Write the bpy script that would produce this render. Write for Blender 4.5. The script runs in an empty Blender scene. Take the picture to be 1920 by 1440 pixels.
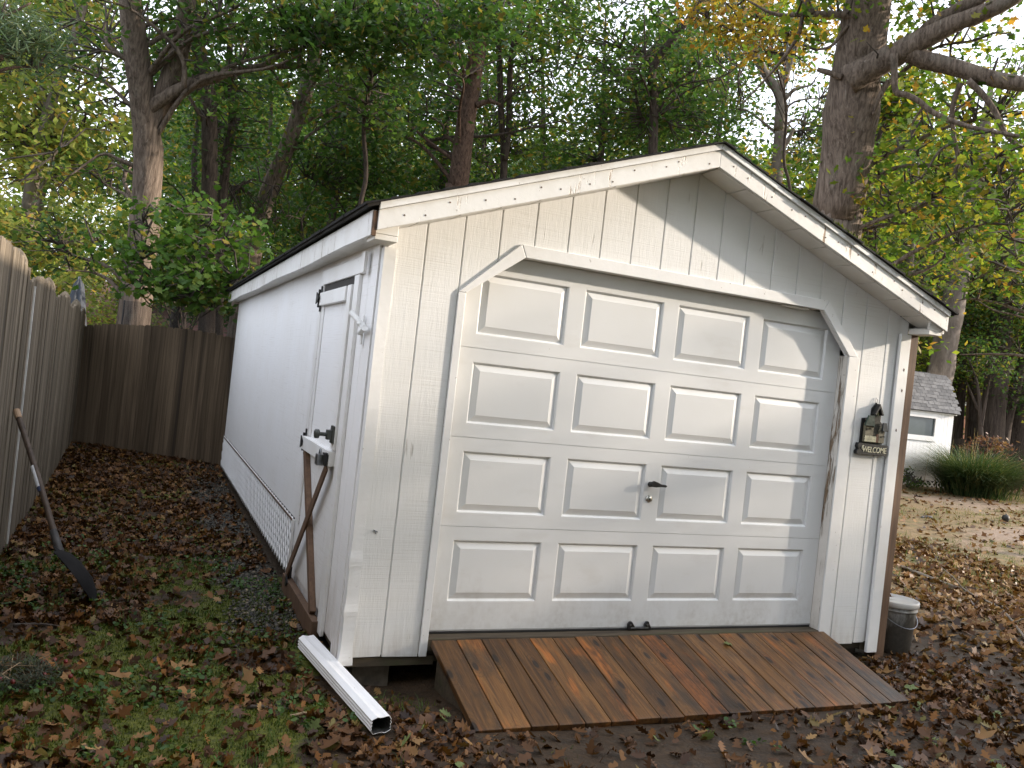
import bpy, math, random
import numpy as np
from mathutils import Matrix, Vector
rad = math.radians
S = bpy.context.scene
col = S.collection

# ------------------------------------------------------------------ camera, sky, sun, exposure
CAM = np.array([-1.067, -4.224, 1.489]); FPX = 1589.84
def rot_m(rx, ry, rz):
    c, s = math.cos, math.sin
    Rz = np.array([[c(rz), -s(rz), 0], [s(rz), c(rz), 0], [0, 0, 1]])
    Rx = np.array([[1, 0, 0], [0, c(rx), -s(rx)], [0, s(rx), c(rx)]])
    Ry = np.array([[c(ry), 0, s(ry)], [0, 1, 0], [-s(ry), 0, c(ry)]])
    return Rz @ Rx @ Ry
CR = rot_m(-0.0023015, -0.10996586, -0.41110684)
cd = bpy.data.cameras.new('camera'); cam = bpy.data.objects.new('camera', cd); col.objects.link(cam)
M4 = np.eye(4); M4[:3, 0] = CR[:, 0]; M4[:3, 1] = CR[:, 2]; M4[:3, 2] = -CR[:, 1]; M4[:3, 3] = CAM
cam.matrix_world = Matrix(M4.tolist())
cd.sensor_width = 36; cd.lens = FPX / 1920 * 36; cd.clip_start = .05; cd.clip_end = 2000
S.camera = cam

SUNV = Vector((3.2, -1.0, .97)).normalized()          # towards the sun
w = bpy.data.worlds.new('World'); S.world = w; w.use_nodes = True
wn = w.node_tree.nodes; wn.clear()
sky = wn.new('ShaderNodeTexSky'); sky.sky_type = 'NISHITA'; sky.sun_disc = False
sky.sun_elevation = math.asin(SUNV.z); sky.sun_rotation = math.atan2(SUNV.x, SUNV.y)
sky.air_density = 1.0; sky.dust_density = 3.0; sky.ozone_density = 1.0
bg = wn.new('ShaderNodeBackground'); bg.inputs['Strength'].default_value = .15
wo = wn.new('ShaderNodeOutputWorld')
veil = wn.new('ShaderNodeMixRGB'); veil.inputs[0].default_value = .72; veil.inputs[2].default_value = (11.5, 12.0, 13.3, 1)   # thin bright overcast veil
w.node_tree.links.new(sky.outputs[0], veil.inputs[1]); w.node_tree.links.new(veil.outputs[0], bg.inputs[0]); w.node_tree.links.new(bg.outputs[0], wo.inputs[0])
sd = bpy.data.lights.new('sun', 'SUN'); sd.energy = 4.6; sd.angle = rad(1.2); sd.color = (1, .87, .72)
sun = bpy.data.objects.new('sun', sd); col.objects.link(sun)
sun.rotation_euler = (-SUNV).to_track_quat('-Z', 'Y').to_euler()
S.view_settings.view_transform = 'Standard'; S.view_settings.look = 'None'
S.view_settings.exposure = 0.70; S.view_settings.gamma = 1; S.view_settings.use_curve_mapping = False

# ------------------------------------------------------------------ helpers
rng = np.random.default_rng(7); random.seed(7)
OFF = {}
def tag(o, label=None, cat=None, group=None, kind=None):
    for k, v in (('label', label), ('category', cat), ('group', group), ('kind', kind)):
        if v: o[k] = v
    return o
def link(o, parent=None, pos=(0, 0, 0)):
    """pos is in world axes; parents are never rotated unless stated"""
    col.objects.link(o)
    pos = Vector(pos)
    if parent is not None:
        o.parent = parent; o.location = pos - OFF[parent.name]
    else:
        o.location = pos
    OFF[o.name] = pos.copy()
    return o
def thing(name, loc, label, cat, group=None, kind=None):
    e = bpy.data.objects.new(name, None); e.empty_display_size = .1
    link(e, None, loc); return tag(e, label, cat, group, kind)
def mesh(name, V, Fc, m, smooth=False):
    me = bpy.data.meshes.new(name); me.from_pydata([tuple(map(float, v)) for v in V], [], [tuple(map(int, f)) for f in Fc])
    ms = m if isinstance(m, (list, tuple)) else [m]
    for x in ms: me.materials.append(x)
    if smooth: me.shade_smooth()
    me.update(); return me
def add(name, me, parent=None, pos=(0, 0, 0), rot=None, bevel=0, seg=2, scale=None):
    o = bpy.data.objects.new(name, me)
    link(o, parent, pos)
    if rot is not None: o.rotation_euler = rot
    if scale is not None: o.scale = scale
    if bevel:
        b = o.modifiers.new('bevel', 'BEVEL'); b.width = bevel; b.segments = seg; b.limit_method = 'ANGLE'; b.angle_limit = rad(40)
    return o
class MB:
    def __init__(s): s.V = []; s.F = []
    def raw(s, V, Fc):
        n = len(s.V); s.V += [tuple(v) for v in V]; s.F += [tuple(i + n for i in f) for f in Fc]; return s
    def box(s, x0, x1, y0, y1, z0, z1):
        V = [(x, y, z) for x in (x0, x1) for y in (y0, y1) for z in (z0, z1)]
        return s.raw(V, [(0, 1, 3, 2), (4, 6, 7, 5), (0, 4, 5, 1), (2, 3, 7, 6), (0, 2, 6, 4), (1, 5, 7, 3)])
    def prism(s, P, axis, a, b):
        """2D polygon P extruded along axis ('x': P=(y,z), 'y': P=(x,z), 'z': P=(x,y)) from a to b"""
        area = sum(P[i][0] * P[(i + 1) % len(P)][1] - P[(i + 1) % len(P)][0] * P[i][1] for i in range(len(P)))
        if area < 0: P = P[::-1]
        f = {'x': lambda p, t: (t, p[0], p[1]), 'y': lambda p, t: (p[0], t, p[1]), 'z': lambda p, t: (p[0], p[1], t)}[axis]
        n = len(P); V = [f(p, a) for p in P] + [f(p, b) for p in P]
        flip = (axis == 'y') ^ (b < a)
        A = tuple(range(n))[::-1]; B = tuple(range(n, 2 * n)); Q = [(i, (i + 1) % n, n + (i + 1) % n, n + i) for i in range(n)]
        Fs = [A, B] + Q
        if flip: Fs = [f_[::-1] for f_ in Fs]
        return s.raw(V, Fs)
    def bar(s, a, b, wd, th, up=(0, 0, 1)):
        """rectangular bar from a to b, wd across 'side', th along 'up'"""
        a = np.array(a, float); b = np.array(b, float); d = b - a; d /= np.linalg.norm(d)
        u = np.array(up, float); u -= d * (u @ d); u /= np.linalg.norm(u); r = np.cross(d, u)
        V = []
        for p in (a, b):
            for i, j in ((-1, -1), (1, -1), (1, 1), (-1, 1)): V.append(p + r * i * wd / 2 + u * j * th / 2)
        return s.raw(V, [(3, 2, 1, 0), (4, 5, 6, 7), (0, 1, 5, 4), (1, 2, 6, 5), (2, 3, 7, 6), (3, 0, 4, 7)])
    def tube(s, P, R, n=8, caps=True):
        V, Fc = tube(P, R, n, caps); return s.raw(V.tolist(), Fc)
    def lathe(s, prof, c=(0, 0, 0), n=24):
        V = []; Fc = []; k = len(prof)
        for i in range(n):
            a = 2 * math.pi * i / n
            for r, z in prof: V.append((c[0] + r * math.cos(a), c[1] + r * math.sin(a), c[2] + z))
        for i in range(n):
            for j in range(k - 1): Fc.append((i * k + j, ((i + 1) % n) * k + j, ((i + 1) % n) * k + j + 1, i * k + j + 1))
        return s.raw(V, Fc)
    def put(s, name, m, parent=None, bevel=0, smooth=False, seg=2):
        return add(name, mesh(name, s.V, s.F, m, smooth), parent, bevel=bevel, seg=seg)
def tube(P, R, n=8, caps=True):
    P = np.asarray(P, float); k = len(P)
    R = np.full(k, R) if np.isscalar(R) else np.asarray(R, float)
    T = np.gradient(P, axis=0); T /= np.linalg.norm(T, axis=1)[:, None] + 1e-9
    ref = np.array([0, 0, 1.]) if abs(T[0][2]) < .9 else np.array([1., 0, 0])
    u = np.cross(T[0], ref); u /= np.linalg.norm(u); V = []
    ang = np.linspace(0, 2 * np.pi, n, endpoint=False)
    for i in range(k):
        u = u - T[i] * (u @ T[i]); u /= np.linalg.norm(u) + 1e-9; v = np.cross(T[i], u)
        V.append(P[i] + R[i] * (np.cos(ang)[:, None] * u + np.sin(ang)[:, None] * v))
    V = np.concatenate(V); Fc = []
    for i in range(k - 1):
        for j in range(n): Fc.append((i * n + j, i * n + (j + 1) % n, (i + 1) * n + (j + 1) % n, (i + 1) * n + j))
    if caps: Fc.append(tuple(range(n))[::-1]); Fc.append(tuple(range((k - 1) * n, k * n)))
    return V, Fc
def poly_mesh(name, V, k, m, mat_idx=None):
    """N polygons of k vertices each from an (N*k,3) array"""
    N = len(V) // k; me = bpy.data.meshes.new(name)
    me.vertices.add(N * k); me.vertices.foreach_set('co', np.ascontiguousarray(V, np.float32).ravel())
    me.loops.add(N * k); me.loops.foreach_set('vertex_index', np.arange(N * k, dtype=np.int32))
    me.polygons.add(N); me.polygons.foreach_set('loop_start', np.arange(0, N * k, k, dtype=np.int32))
    for x in (m if isinstance(m, (list, tuple)) else [m]): me.materials.append(x)
    if mat_idx is not None: me.polygons.foreach_set('material_index', mat_idx.astype(np.int32))
    me.update(calc_edges=True); return me
def ray(u, v):
    d = CR @ np.array([(u - 960) / FPX, 1, (720 - v) / FPX]); return d / np.linalg.norm(d)
def at(u, v, r): return CAM + ray(u, v) * r
def on_z(u, v, z): d = ray(u, v); return CAM + d * (z - CAM[2]) / d[2]
def on_x(u, v, x): d = ray(u, v); return CAM + d * (x - CAM[0]) / d[0]
def on_y(u, v, y): d = ray(u, v); return CAM + d * (y - CAM[1]) / d[1]
def smooth_path(P, n=24):
    P = np.asarray(P, float); k = len(P)
    if k < 3: return np.array([P[0] + (P[-1] - P[0]) * t for t in np.linspace(0, 1, n)])
    Q = np.vstack([2 * P[0] - P[1], P, 2 * P[-1] - P[-2]]); out = []
    for t in np.linspace(0, k - 1 - 1e-6, n):
        i = int(t); f = t - i; a, b, c, d = Q[i], Q[i + 1], Q[i + 2], Q[i + 3]
        out.append(.5 * ((2 * b) + (-a + c) * f + (2 * a - 5 * b + 4 * c - d) * f * f + (-a + 3 * b - 3 * c + d) * f ** 3))
    return np.array(out)
def vnoise(x, y, sc, seed=0):
    """smooth value noise, numpy"""
    r = np.random.default_rng(seed).random((64, 64)); x = np.asarray(x) * sc; y = np.asarray(y) * sc
    xi = np.floor(x).astype(int); yi = np.floor(y).astype(int); fx = x - xi; fy = y - yi
    fx = fx * fx * (3 - 2 * fx); fy = fy * fy * (3 - 2 * fy); g = lambda a, b: r[a % 64, b % 64]
    return (g(xi, yi) * (1 - fx) + g(xi + 1, yi) * fx) * (1 - fy) + (g(xi, yi + 1) * (1 - fx) + g(xi + 1, yi + 1) * fx) * fy

# ------------------------------------------------------------------ materials
class NT:
    def __init__(s, name):
        s.m = bpy.data.materials.new(name); s.m.use_nodes = True; s.t = s.m.node_tree; s.t.nodes.clear()
        s.out = s.t.nodes.new('ShaderNodeOutputMaterial')
    def n(s, typ, ins=None, **props):
        x = s.t.nodes.new('ShaderNode' + typ)
        for k, v in props.items(): setattr(x, k, v)
        for k, v in (ins or {}).items(): s.set(x.inputs[k], v)
        return x
    def set(s, sock, v):
        if isinstance(v, bpy.types.NodeSocket): s.t.links.new(v, sock)
        elif isinstance(v, bpy.types.Node): s.t.links.new(v.outputs[0], sock)
        else:
            if isinstance(v, tuple) and len(v) == 3 and len(sock.default_value) == 4: v = v + (1,)
            sock.default_value = v
    def mapc(s, scale=(1, 1, 1), src='Object', loc=(0, 0, 0), rnd=0.0):
        tc = s.n('TexCoord'); o = tc.outputs[src]
        if rnd:
            oi = s.n('ObjectInfo'); k = s.n('Math', {0: oi.outputs['Random'], 1: rnd}, operation='MULTIPLY')
            o = s.n('VectorMath', {0: o, 1: k.outputs[0]}, operation='ADD').outputs[0]
        return s.n('Mapping', {'Vector': o, 'Scale': scale, 'Location': loc}).outputs[0]
    def noise(s, vec, scale=5, detail=4, rough=.55, dist=0):
        return s.n('TexNoise', {'Vector': vec, 'Scale': scale, 'Detail': detail, 'Roughness': rough, 'Distortion': dist}).outputs[0]
    def ramp(s, f, stops):
        r = s.n('ValToRGB', {0: f}); e = r.color_ramp.elements
        while len(e) < len(stops): e.new(.5)
        for i, (p, c) in enumerate(stops):
            e[i].position = p; e[i].color = (c, c, c, 1) if isinstance(c, (int, float)) else tuple(c) + (1,)
        return r.outputs[0]
    def mix(s, f, a, b, mode='MIX'):
        x = s.n('MixRGB', {0: f, 1: a, 2: b}, blend_type=mode); return x.outputs[0]
    def math(s, op, a, b=0): return s.n('Math', {0: a, 1: b}, operation=op).outputs[0]
    def bump(s, h, strength=.3, dist=.01, prev=None):
        i = {'Height': h, 'Strength': strength, 'Distance': dist}
        if prev: i['Normal'] = prev
        return s.n('Bump', i).outputs[0]
    def bsdf(s, colr, rough=.6, normal=None, metal=0, spec=.5, **kw):
        i = {'Base Color': colr, 'Roughness': rough, 'Metallic': metal, 'Specular IOR Level': spec}
        if normal: i['Normal'] = normal
        i.update(kw); b = s.n('BsdfPrincipled', i); s.t.links.new(b.outputs[0], s.out.inputs[0]); return b
def plain(name, c, rough=.6, metal=0, var=.15, sc=8, bump=.0, spec=.5):
    t = NT(name); v = t.mapc(); n = t.noise(v, sc)
    k = t.mix(t.ramp(n, [(.3, 0), (.7, 1)]), tuple(x * (1 - var) for x in c), tuple(min(1, x * (1 + var)) for x in c))
    t.bsdf(k, rough, t.bump(n, bump, .01) if bump else None, metal, spec); return t.m

def paint_wood(name, base, saw=(0, 0, 1), saw_str=.5, dirt=.5, crack=.6, low=None):
    """white painted rough-sawn plywood; saw marks run across the grain axis"""
    t = NT(name); tc = t.mapc()
    rough = t.mapc(scale=(1.2, 1.2, 90) if saw == 'h' else (60, 60, 1.2)); n1 = t.noise(rough, 1.6, 4, .65)
    patch = t.ramp(t.noise(tc, 1.7, 3), [(.38, .15), (.62, 1)])
    fine = t.noise(t.mapc(scale=(60, 60, 7)), 1.0, 5, .7)
    h = t.mix(.5, t.mix(patch, (.5, .5, .5), n1), fine)
    cr = t.ramp(t.noise(t.mapc(scale=(38, 38, 5)), 1.0, 3, .5, .3), [(.66, 0), (.72, 1)])
    crm = t.math('MULTIPLY', cr, t.ramp(t.noise(tc, 2.3, 2), [(.52, 0), (.64, crack)]))
    mott = t.noise(tc, 2.2, 5, .6)
    c = t.mix(t.ramp(mott, [(.35, 0), (.75, dirt * .5)]), base, tuple(b * k for b, k in zip(base, (.84, .8, .72))))
    c = t.mix(t.math('MULTIPLY', t.ramp(n1, [(.28, 1), (.45, 0)]), t.math('MULTIPLY', patch, .35)), c, (.45, .41, .35))
    c = t.mix(crm, c, (.3, .26, .21))
    if low is not None:
        z = t.n('SeparateXYZ', {0: tc}).outputs[2]
        g = t.math('MULTIPLY', t.ramp(t.math('ADD', z, t.math('MULTIPLY', t.noise(t.mapc(scale=(9, 9, 2)), 1, 4), .5)), [(low, 1), (low + .42, 0)]), .75)
        c = t.mix(t.math('MULTIPLY', g, t.ramp(t.noise(t.mapc(scale=(30, 30, 6)), 1, 4, .7), [(.3, .25), (.62, 1)])), c, (.34, .27, .2))
    b = t.bump(h, saw_str, .006); b = t.bump(t.math('SUBTRACT', 0.0, crm), .5, .004, b)
    t.bsdf(c, .62, b, 0, .35); return t.m
SIDING = paint_wood('siding_paint', (.77, .772, .768), 'h', .55, .5, .7, .02)
SIDEWALL = paint_wood('side_wall_paint', (.79, .79, .795), 'h', .4, .5, .5, .16)
def white_trim(name, base=(.79, .79, .785), rot_amt=0.0, dirt=.35, rough=.45):
    t = NT(name); tc = t.mapc(); n = t.noise(tc, 3, 5, .6)
    c = t.mix(t.ramp(n, [(.42, 0), (.8, dirt)]), base, (.5, .46, .4))
    sp = t.ramp(t.noise(t.mapc(scale=(1, 1, 1)), 34, 2, .5), [(.73, 0), (.76, 1)])
    c = t.mix(t.math('MULTIPLY', sp, .45), c, (.2, .15, .11))
    nrm = t.bump(t.noise(t.mapc(scale=(14, 14, 14)), 1.5, 4), .12, .01)
    if rot_amt:
        k = t.noise(t.mapc(scale=(20, 30, 2.6)), 1, 6, .7, .4)
        k = t.ramp(k, [(.6 - rot_amt * .12, 0), (.66 - rot_amt * .12, 1)])
        br = t.mix(t.noise(t.mapc(scale=(40, 40, 5)), 1, 3), (.10, .065, .04), (.36, .25, .15))
        c = t.mix(k, c, br); nrm = t.bump(t.math('SUBTRACT', 1.0, k), .8, .006, nrm)
    t.bsdf(c, rough, nrm, 0, .4); return t.m
TRIM = white_trim('white_trim'); TRIMM = white_trim('white_flashing', (.8, .8, .8), 0, .18, .38)
FASC = white_trim('fascia_paint', (.77, .765, .75), .02, .5); JAMB = white_trim('rotten_jamb', (.72, .69, .64), .42, .8, .7)
EAVE = white_trim('eave_fascia_paint', (.74, .735, .72), .02, .55)
ENDG = plain('rotten_end_grain', (.10, .055, .03), .8, 0, .6, 25, .4)
DOORW = NT('garage_door_steel')
def dmap(scale=(1, 1, 1), loc=(0, 0, 0)): return DOORW.n('Mapping', {'Vector': DOORW.n('NewGeometry').outputs['Position'], 'Scale': scale, 'Location': loc}).outputs[0]
_n = DOORW.noise(dmap(), 1.3, 4, .6)
_c = DOORW.mix(DOORW.ramp(_n, [(.35, 0), (.75, .5)]), (.735, .742, .748), (.68, .68, .67))
_z = DOORW.n('SeparateXYZ', {0: dmap()}).outputs[2]
_d = DOORW.math('MULTIPLY', DOORW.ramp(DOORW.math('SUBTRACT', DOORW.math('MULTIPLY', DOORW.noise(dmap(scale=(7, 7, 3)), 1, 5, .65), .9), _z), [(.12, 0), (.5, .5)]), DOORW.ramp(DOORW.noise(dmap(), 30, 3), [(.35, .3), (.65, 1)]))
_c = DOORW.mix(_d, _c, (.33, .29, .24))
_sm = DOORW.ramp(DOORW.noise(dmap(scale=(2.5, 2.5, 6), loc=(3, 0, 1)), 1, 4, .6), [(.58, 0), (.72, .22)]); _c = DOORW.mix(_sm, _c, (.5, .47, .43))
_s = DOORW.ramp(DOORW.noise(dmap(), 55, 2), [(.76, 0), (.79, .5)])
DOORW.bsdf(DOORW.mix(_s, _c, (.35, .3, .25)), .36, DOORW.bump(DOORW.noise(dmap(scale=(30, 30, 30)), 1.5, 3), .04, .004), 0, .5); DOORW = DOORW.m
BLACK = plain('black_iron', (.012, .012, .013), .45, .2, .3, 20, .1)
STEEL = plain('lock_steel', (.55, .54, .5), .28, 1, .15, 20)
PADL = plain('padlock_steel', (.25, .26, .28), .3, .9, .3, 20)
RUBBER = plain('door_seal', (.012, .012, .012), .7)
SOFF = plain('soffit_paint', (.72, .70, .66), .6, 0, .08, 5, .1)
DARK = plain('void_shade', (.03, .027, .024), .9)  # dark fill coloured for shaded gaps and voids
BRICK = plain('block_pier', (.11, .09, .07), .9, 0, .4, 18, .4)

def wood(name, c1, c2, c3=None, scale=(26, 1.6, 26), rough=.6, rnd=7.0, knots=0.0, spec=.3, bump=.35, objvar=.35, wet=None):
    t = NT(name); v = t.mapc(scale=scale, rnd=rnd); n = t.noise(v, 1, 6, .62, .6); v2 = t.mapc(scale=tuple(a * .22 for a in scale), rnd=rnd)
    n2 = t.noise(v2, 1, 4, .6, 1.2)
    c = t.mix(t.ramp(n, [(.3, 0), (.7, 1)]), c1, c2)
    if c3: c = t.mix(t.ramp(n2, [(.55, 0), (.72, .85)]), c, c3)
    h = n
    if knots:
        kv = t.mapc(scale=(7.5, 3.2, 1), rnd=3.7)
        vo = t.n('TexVoronoi', {'Vector': kv, 'Scale': 1.0, 'Randomness': 1.0}).outputs['Distance']
        rings = t.math('SINE', t.math('MULTIPLY', vo, 60.0))
        near = t.ramp(vo, [(.06, 1), (.34, 0)])
        c = t.mix(t.math('MULTIPLY', t.math('MULTIPLY', near, t.ramp(rings, [(.2, 0), (.8, 1)])), .55), c, (.05, .026, .012))
        c = t.mix(t.math('MULTIPLY', t.ramp(vo, [(.05, 1), (.14, 0)]), knots), c, (.022, .012, .008))
    oi = t.n('ObjectInfo'); k = t.math('ADD', t.math('MULTIPLY', oi.outputs['Random'], objvar * 2), 1 - objvar)
    c = t.mix(1.0, c, t.n('CombineXYZ', {0: k, 1: k, 2: k}).outputs[0], 'MULTIPLY')
    r = rough
    if wet: r = t.ramp(n2, [(.35, wet), (.7, rough)])
    t.bsdf(c, r, t.bump(h, bump, .004), 0, spec); return t.m
def ramp_wood(name, orange):
    t = NT(name); v = t.mapc(scale=(34, 2.4, 34), rnd=7.0); n = t.noise(v, 1, 6, .65, .8); lo = t.noise(t.mapc(scale=(9, 2.2, 9), rnd=11.0), 1, 4, .6, .6)
    c = t.mix(t.ramp(n, [(.3, 0), (.7, 1)]), (.044, .019, .007), (.175, .082, .024))
    om = t.math('MULTIPLY', t.ramp(lo, [(.55, 0), (.66, .85)] if not orange else [(.22, 0), (.36, 1)]), t.ramp(n, [(.34, .15), (.58, 1)]))
    c = t.mix(om, c, t.mix(n, (.12, .035, .010), (.44, .15, .030)))
    g = t.ramp(t.noise(t.mapc(scale=(7, 3, 7), rnd=17.0, loc=(4, 2, 0)), 1, 5, .65), [(.50, 0), (.66, .85)]); c = t.mix(g, c, (.028, .019, .012))
    gr = t.ramp(t.noise(t.mapc(scale=(60, 1.4, 60), rnd=5.0), 1, 3, .5, .3), [(.62, 0), (.68, .7)]); c = t.mix(gr, c, (.03, .016, .008))
    vo = t.n('TexVoronoi', {'Vector': t.mapc(scale=(6.5, 2.6, 1), rnd=3.7), 'Scale': 1.0, 'Randomness': 1.0}, voronoi_dimensions='2D').outputs['Distance']
    c = t.mix(t.math('MULTIPLY', t.math('MULTIPLY', t.ramp(vo, [(.1, 1), (.4, 0)]), t.ramp(t.math('SINE', t.math('MULTIPLY', t.math('ADD', vo, t.math('MULTIPLY', n, .08)), 75.0)), [(.3, 0), (.8, 1)])), .6), c, (.04, .02, .009))
    c = t.mix(t.ramp(vo, [(.07, .95), (.13, 0)]), c, (.016, .010, .007))
    y = t.n('SeparateXYZ', {0: t.mapc()}).outputs[1]; mud = t.ramp(t.math('ADD', y, t.math('MULTIPLY', t.noise(t.mapc(scale=(14, 14, 14), rnd=9.0), 1, 4), .16)), [(0, 0), (1, 0)])
    oi = t.n('ObjectInfo'); k = t.math('ADD', t.math('MULTIPLY', oi.outputs['Random'], .75), .62); c = t.mix(1.0, c, t.n('CombineXYZ', {0: k, 1: k, 2: k}).outputs[0], 'MULTIPLY')
    t.bsdf(c, t.ramp(lo, [(.35, .3), (.65, .55)]), t.bump(n, .7, .004), 0, .34); return t.m
RAMP = ramp_wood('wet_stained_board', False); RAMPO = ramp_wood('orange_stained_board', True)
BROWN = wood('brown_unpainted_board', (.085, .05, .033), (.15, .09, .055), (.06, .035, .024), (30, 30, 3), .7, 5, 0, .3, .3, .25)
TANB = wood('bare_framing_lumber', (.27, .17, .09), (.38, .25, .14), (.2, .12, .06), (30, 30, 2), .7, 5, 0, .3, .3, .1)
FENCE = wood('weathered_picket', (.095, .076, .055), (.235, .195, .146), (.055, .044, .034), (26, 26, .8), .85, 9, 0, .15, .7, .3)
FENCEB = wood('dark_weathered_picket', (.085, .062, .042), (.2, .148, .10), (.042, .033, .026), (26, 26, .8), .85, 9, 0, .15, .7, .28)
FENCED = wood('dark_far_fence', (.06, .05, .042), (.11, .09, .075), None, (14, 14, .9), .9, 9, 0, .1, .4, .2)
PALE = plain('gap_light_strip', (.6, .58, .55), .8, 0, .15, 10, .2)  # pale tone for light in the fence gap; the wires share it
SKID = wood('dark_skid_timber', (.05, .04, .03), (.1, .08, .055), (.05, .06, .025), (4, 30, 30), .85, 5, 0, .2, .4, .1)

def shingle_mat(name, c1, c2, sc=60):
    t = NT(name); oi = t.n('ObjectInfo'); n = t.noise(t.mapc(), sc, 3, .7)
    c = t.mix(oi.outputs['Random'], c1, c2); c = t.mix(t.ramp(n, [(.35, 0), (.65, .5)]), c, tuple(x * .5 for x in c1))
    t.bsdf(c, .9, t.bump(n, .4, .004), 0, .2); return t.m
SHIN = shingle_mat('grey_asphalt_shingle', (.13, .13, .135), (.24, .237, .24)); SHDK = shingle_mat('dark_asphalt_shingle', (.02, .02, .02), (.04, .038, .036))

def bark(name, c1, c2, sc=(21, 21, 1.7), b=.9, lichen=.35, d=.022):
    t = NT(name); n = t.noise(t.mapc(scale=sc), 1.3, 6, .7, .5); tc = t.mapc()
    c = t.mix(t.ramp(n, [(.35, 0), (.65, 1)]), c1, c2)
    l = t.ramp(t.noise(tc, 2.5, 5, .7), [(.56, 0), (.7, lichen)])
    c = t.mix(l, c, (.22, .22, .185)); l2 = t.ramp(t.noise(t.mapc(scale=(34, 34, 3)), 1, 3), [(.66, 0), (.70, lichen)])
    c = t.mix(l2, c, (.4, .37, .32))
    t.bsdf(c, .92, t.bump(n, b, d), 0, .12); return t.m
BARK = bark('oak_bark', (.07, .053, .042), (.24, .19, .155)); BARKD = bark('dark_bark', (.035, .028, .024), (.10, .08, .068), lichen=.12)
BARKG = bark('grey_smooth_bark', (.12, .10, .085), (.24, .205, .175), (6, 6, 2), .4, .3); BARKP = bark('pine_plate_bark', (.05, .034, .027), (.17, .115, .09), (20, 20, 6), 1.0, .15)
TWIG = plain('twig_bark', (.06, .048, .04), .9, 0, .3, 12)

def leaf(name, stops, trans=.35, rough=.5):
    t = NT(name); g = t.n('NewGeometry'); c = t.ramp(g.outputs['Random Per Island'], stops)
    n = t.noise(t.mapc(), .9, 2); c = t.mix(t.ramp(n, [(.35, .35), (.65, 0)]), c, t.mix(1.0, c, (.6, .75, .6), 'MULTIPLY'))
    p = t.n('BsdfPrincipled', {'Base Color': c, 'Roughness': rough, 'Specular IOR Level': .3})
    tr = t.n('BsdfTranslucent', {'Color': t.mix(1.0, c, (1.5, 1.6, .9), 'MULTIPLY')})
    m = t.n('MixShader', {0: trans, 1: p.outputs[0], 2: tr.outputs[0]}); t.t.links.new(m.outputs[0], t.out.inputs[0]); return t.m
G = lambda r, g, b: (r, g, b)
LF_DARK = leaf('dark_green_leaves', [(0, G(.034, .075, .022)), (.5, G(.055, .108, .03)), (.85, G(.095, .14, .035)), (.97, G(.17, .13, .035))], .5)
LF_MID = leaf('mid_green_leaves', [(0, G(.04, .085, .02)), (.5, G(.075, .13, .028)), (.85, G(.13, .165, .035)), (.96, G(.26, .18, .04))], .45)
LF_YEL = leaf('turning_yellow_green_leaves', [(0, G(.05, .10, .018)), (.45, G(.10, .155, .024)), (.78, G(.20, .21, .03)), (.94, G(.30, .21, .035)), (1, G(.32, .14, .03))], .5)
LF_GOLD = leaf('golden_autumn_leaves', [(0, G(.10, .11, .02)), (.4, G(.28, .19, .03)), (.8, G(.36, .22, .04)), (1, G(.3, .12, .03))], .45)
LF_MAPLE = leaf('bright_maple_leaves', [(0, G(.045, .10, .02)), (.6, G(.08, .15, .03)), (.93, G(.14, .18, .035)), (1, G(.34, .24, .05))], .4)
LF_LIGHT = leaf('sunlit_toned_leaves', [(0, G(.14, .19, .055)), (.5, G(.24, .28, .085)), (.85, G(.33, .31, .10)), (.97, G(.45, .28, .08))], .55)  # leaf colour made paler to carry a sunlit, hazy look
LF_PINE = leaf('pine_needles', [(0, G(.08, .13, .08)), (.7, G(.13, .18, .11)), (1, G(.2, .2, .09))], .3)
LF_RED = leaf('red_bush_leaves', [(0, G(.25, .06, .035)), (.6, G(.38, .11, .06)), (1, G(.42, .2, .08))], .35)
LF_MAROON = leaf('maroon_leaves', [(0, G(.10, .045, .035)), (.6, G(.17, .08, .055)), (1, G(.24, .14, .08))], .3)
LF_BROWN = leaf('fallen_oak_leaves', [(0, G(.026, .0105, .004)), (.4, G(.062, .024, .007)), (.75, G(.125, .05, .012)), (.93, G(.21, .09, .022)), (1, G(.13, .11, .025))], .08, .5)
LF_TAN = leaf('dry_tan_leaves', [(0, G(.12, .055, .02)), (.6, G(.22, .115, .042)), (1, G(.33, .20, .085))], .1, .65)
LF_GREENF = leaf('fallen_green_leaves', [(0, G(.08, .11, .03)), (.6, G(.14, .17, .06)), (1, G(.22, .23, .1))], .15, .5)
LF_WEED = leaf('weed_leaves', [(0, G(.025, .06, .012)), (.6, G(.05, .105, .02)), (1, G(.10, .15, .035))], .3)
LF_MOSS = leaf('moss_blades', [(0, G(.03, .046, .005)), (.6, G(.075, .098, .010)), (1, G(.14, .155, .02))], .25, .8)
LF_GRASS = leaf('yard_grass_blades', [(0, G(.06, .11, .025)), (.5, G(.14, .15, .05)), (1, G(.33, .25, .12))], .25, .7)
LF_ORN = leaf('ornamental_grass_blades', [(0, G(.03, .06, .025)), (.7, G(.07, .11, .04)), (1, G(.2, .18, .08))], .25)
LF_STRAW = leaf('dry_grass_stems', [(0, G(.3, .22, .13)), (1, G(.45, .35, .22))], .2)
PEB = NT('pebbles'); PEB.bsdf(PEB.ramp(PEB.n('NewGeometry').outputs['Random Per Island'], [(0, (.010, .009, .008)), (.5, (.03, .026, .019)), (.9, (.07, .058, .04)), (1, (.22, .17, .11))]), .55, None, 0, .4); PEB = PEB.m

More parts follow.
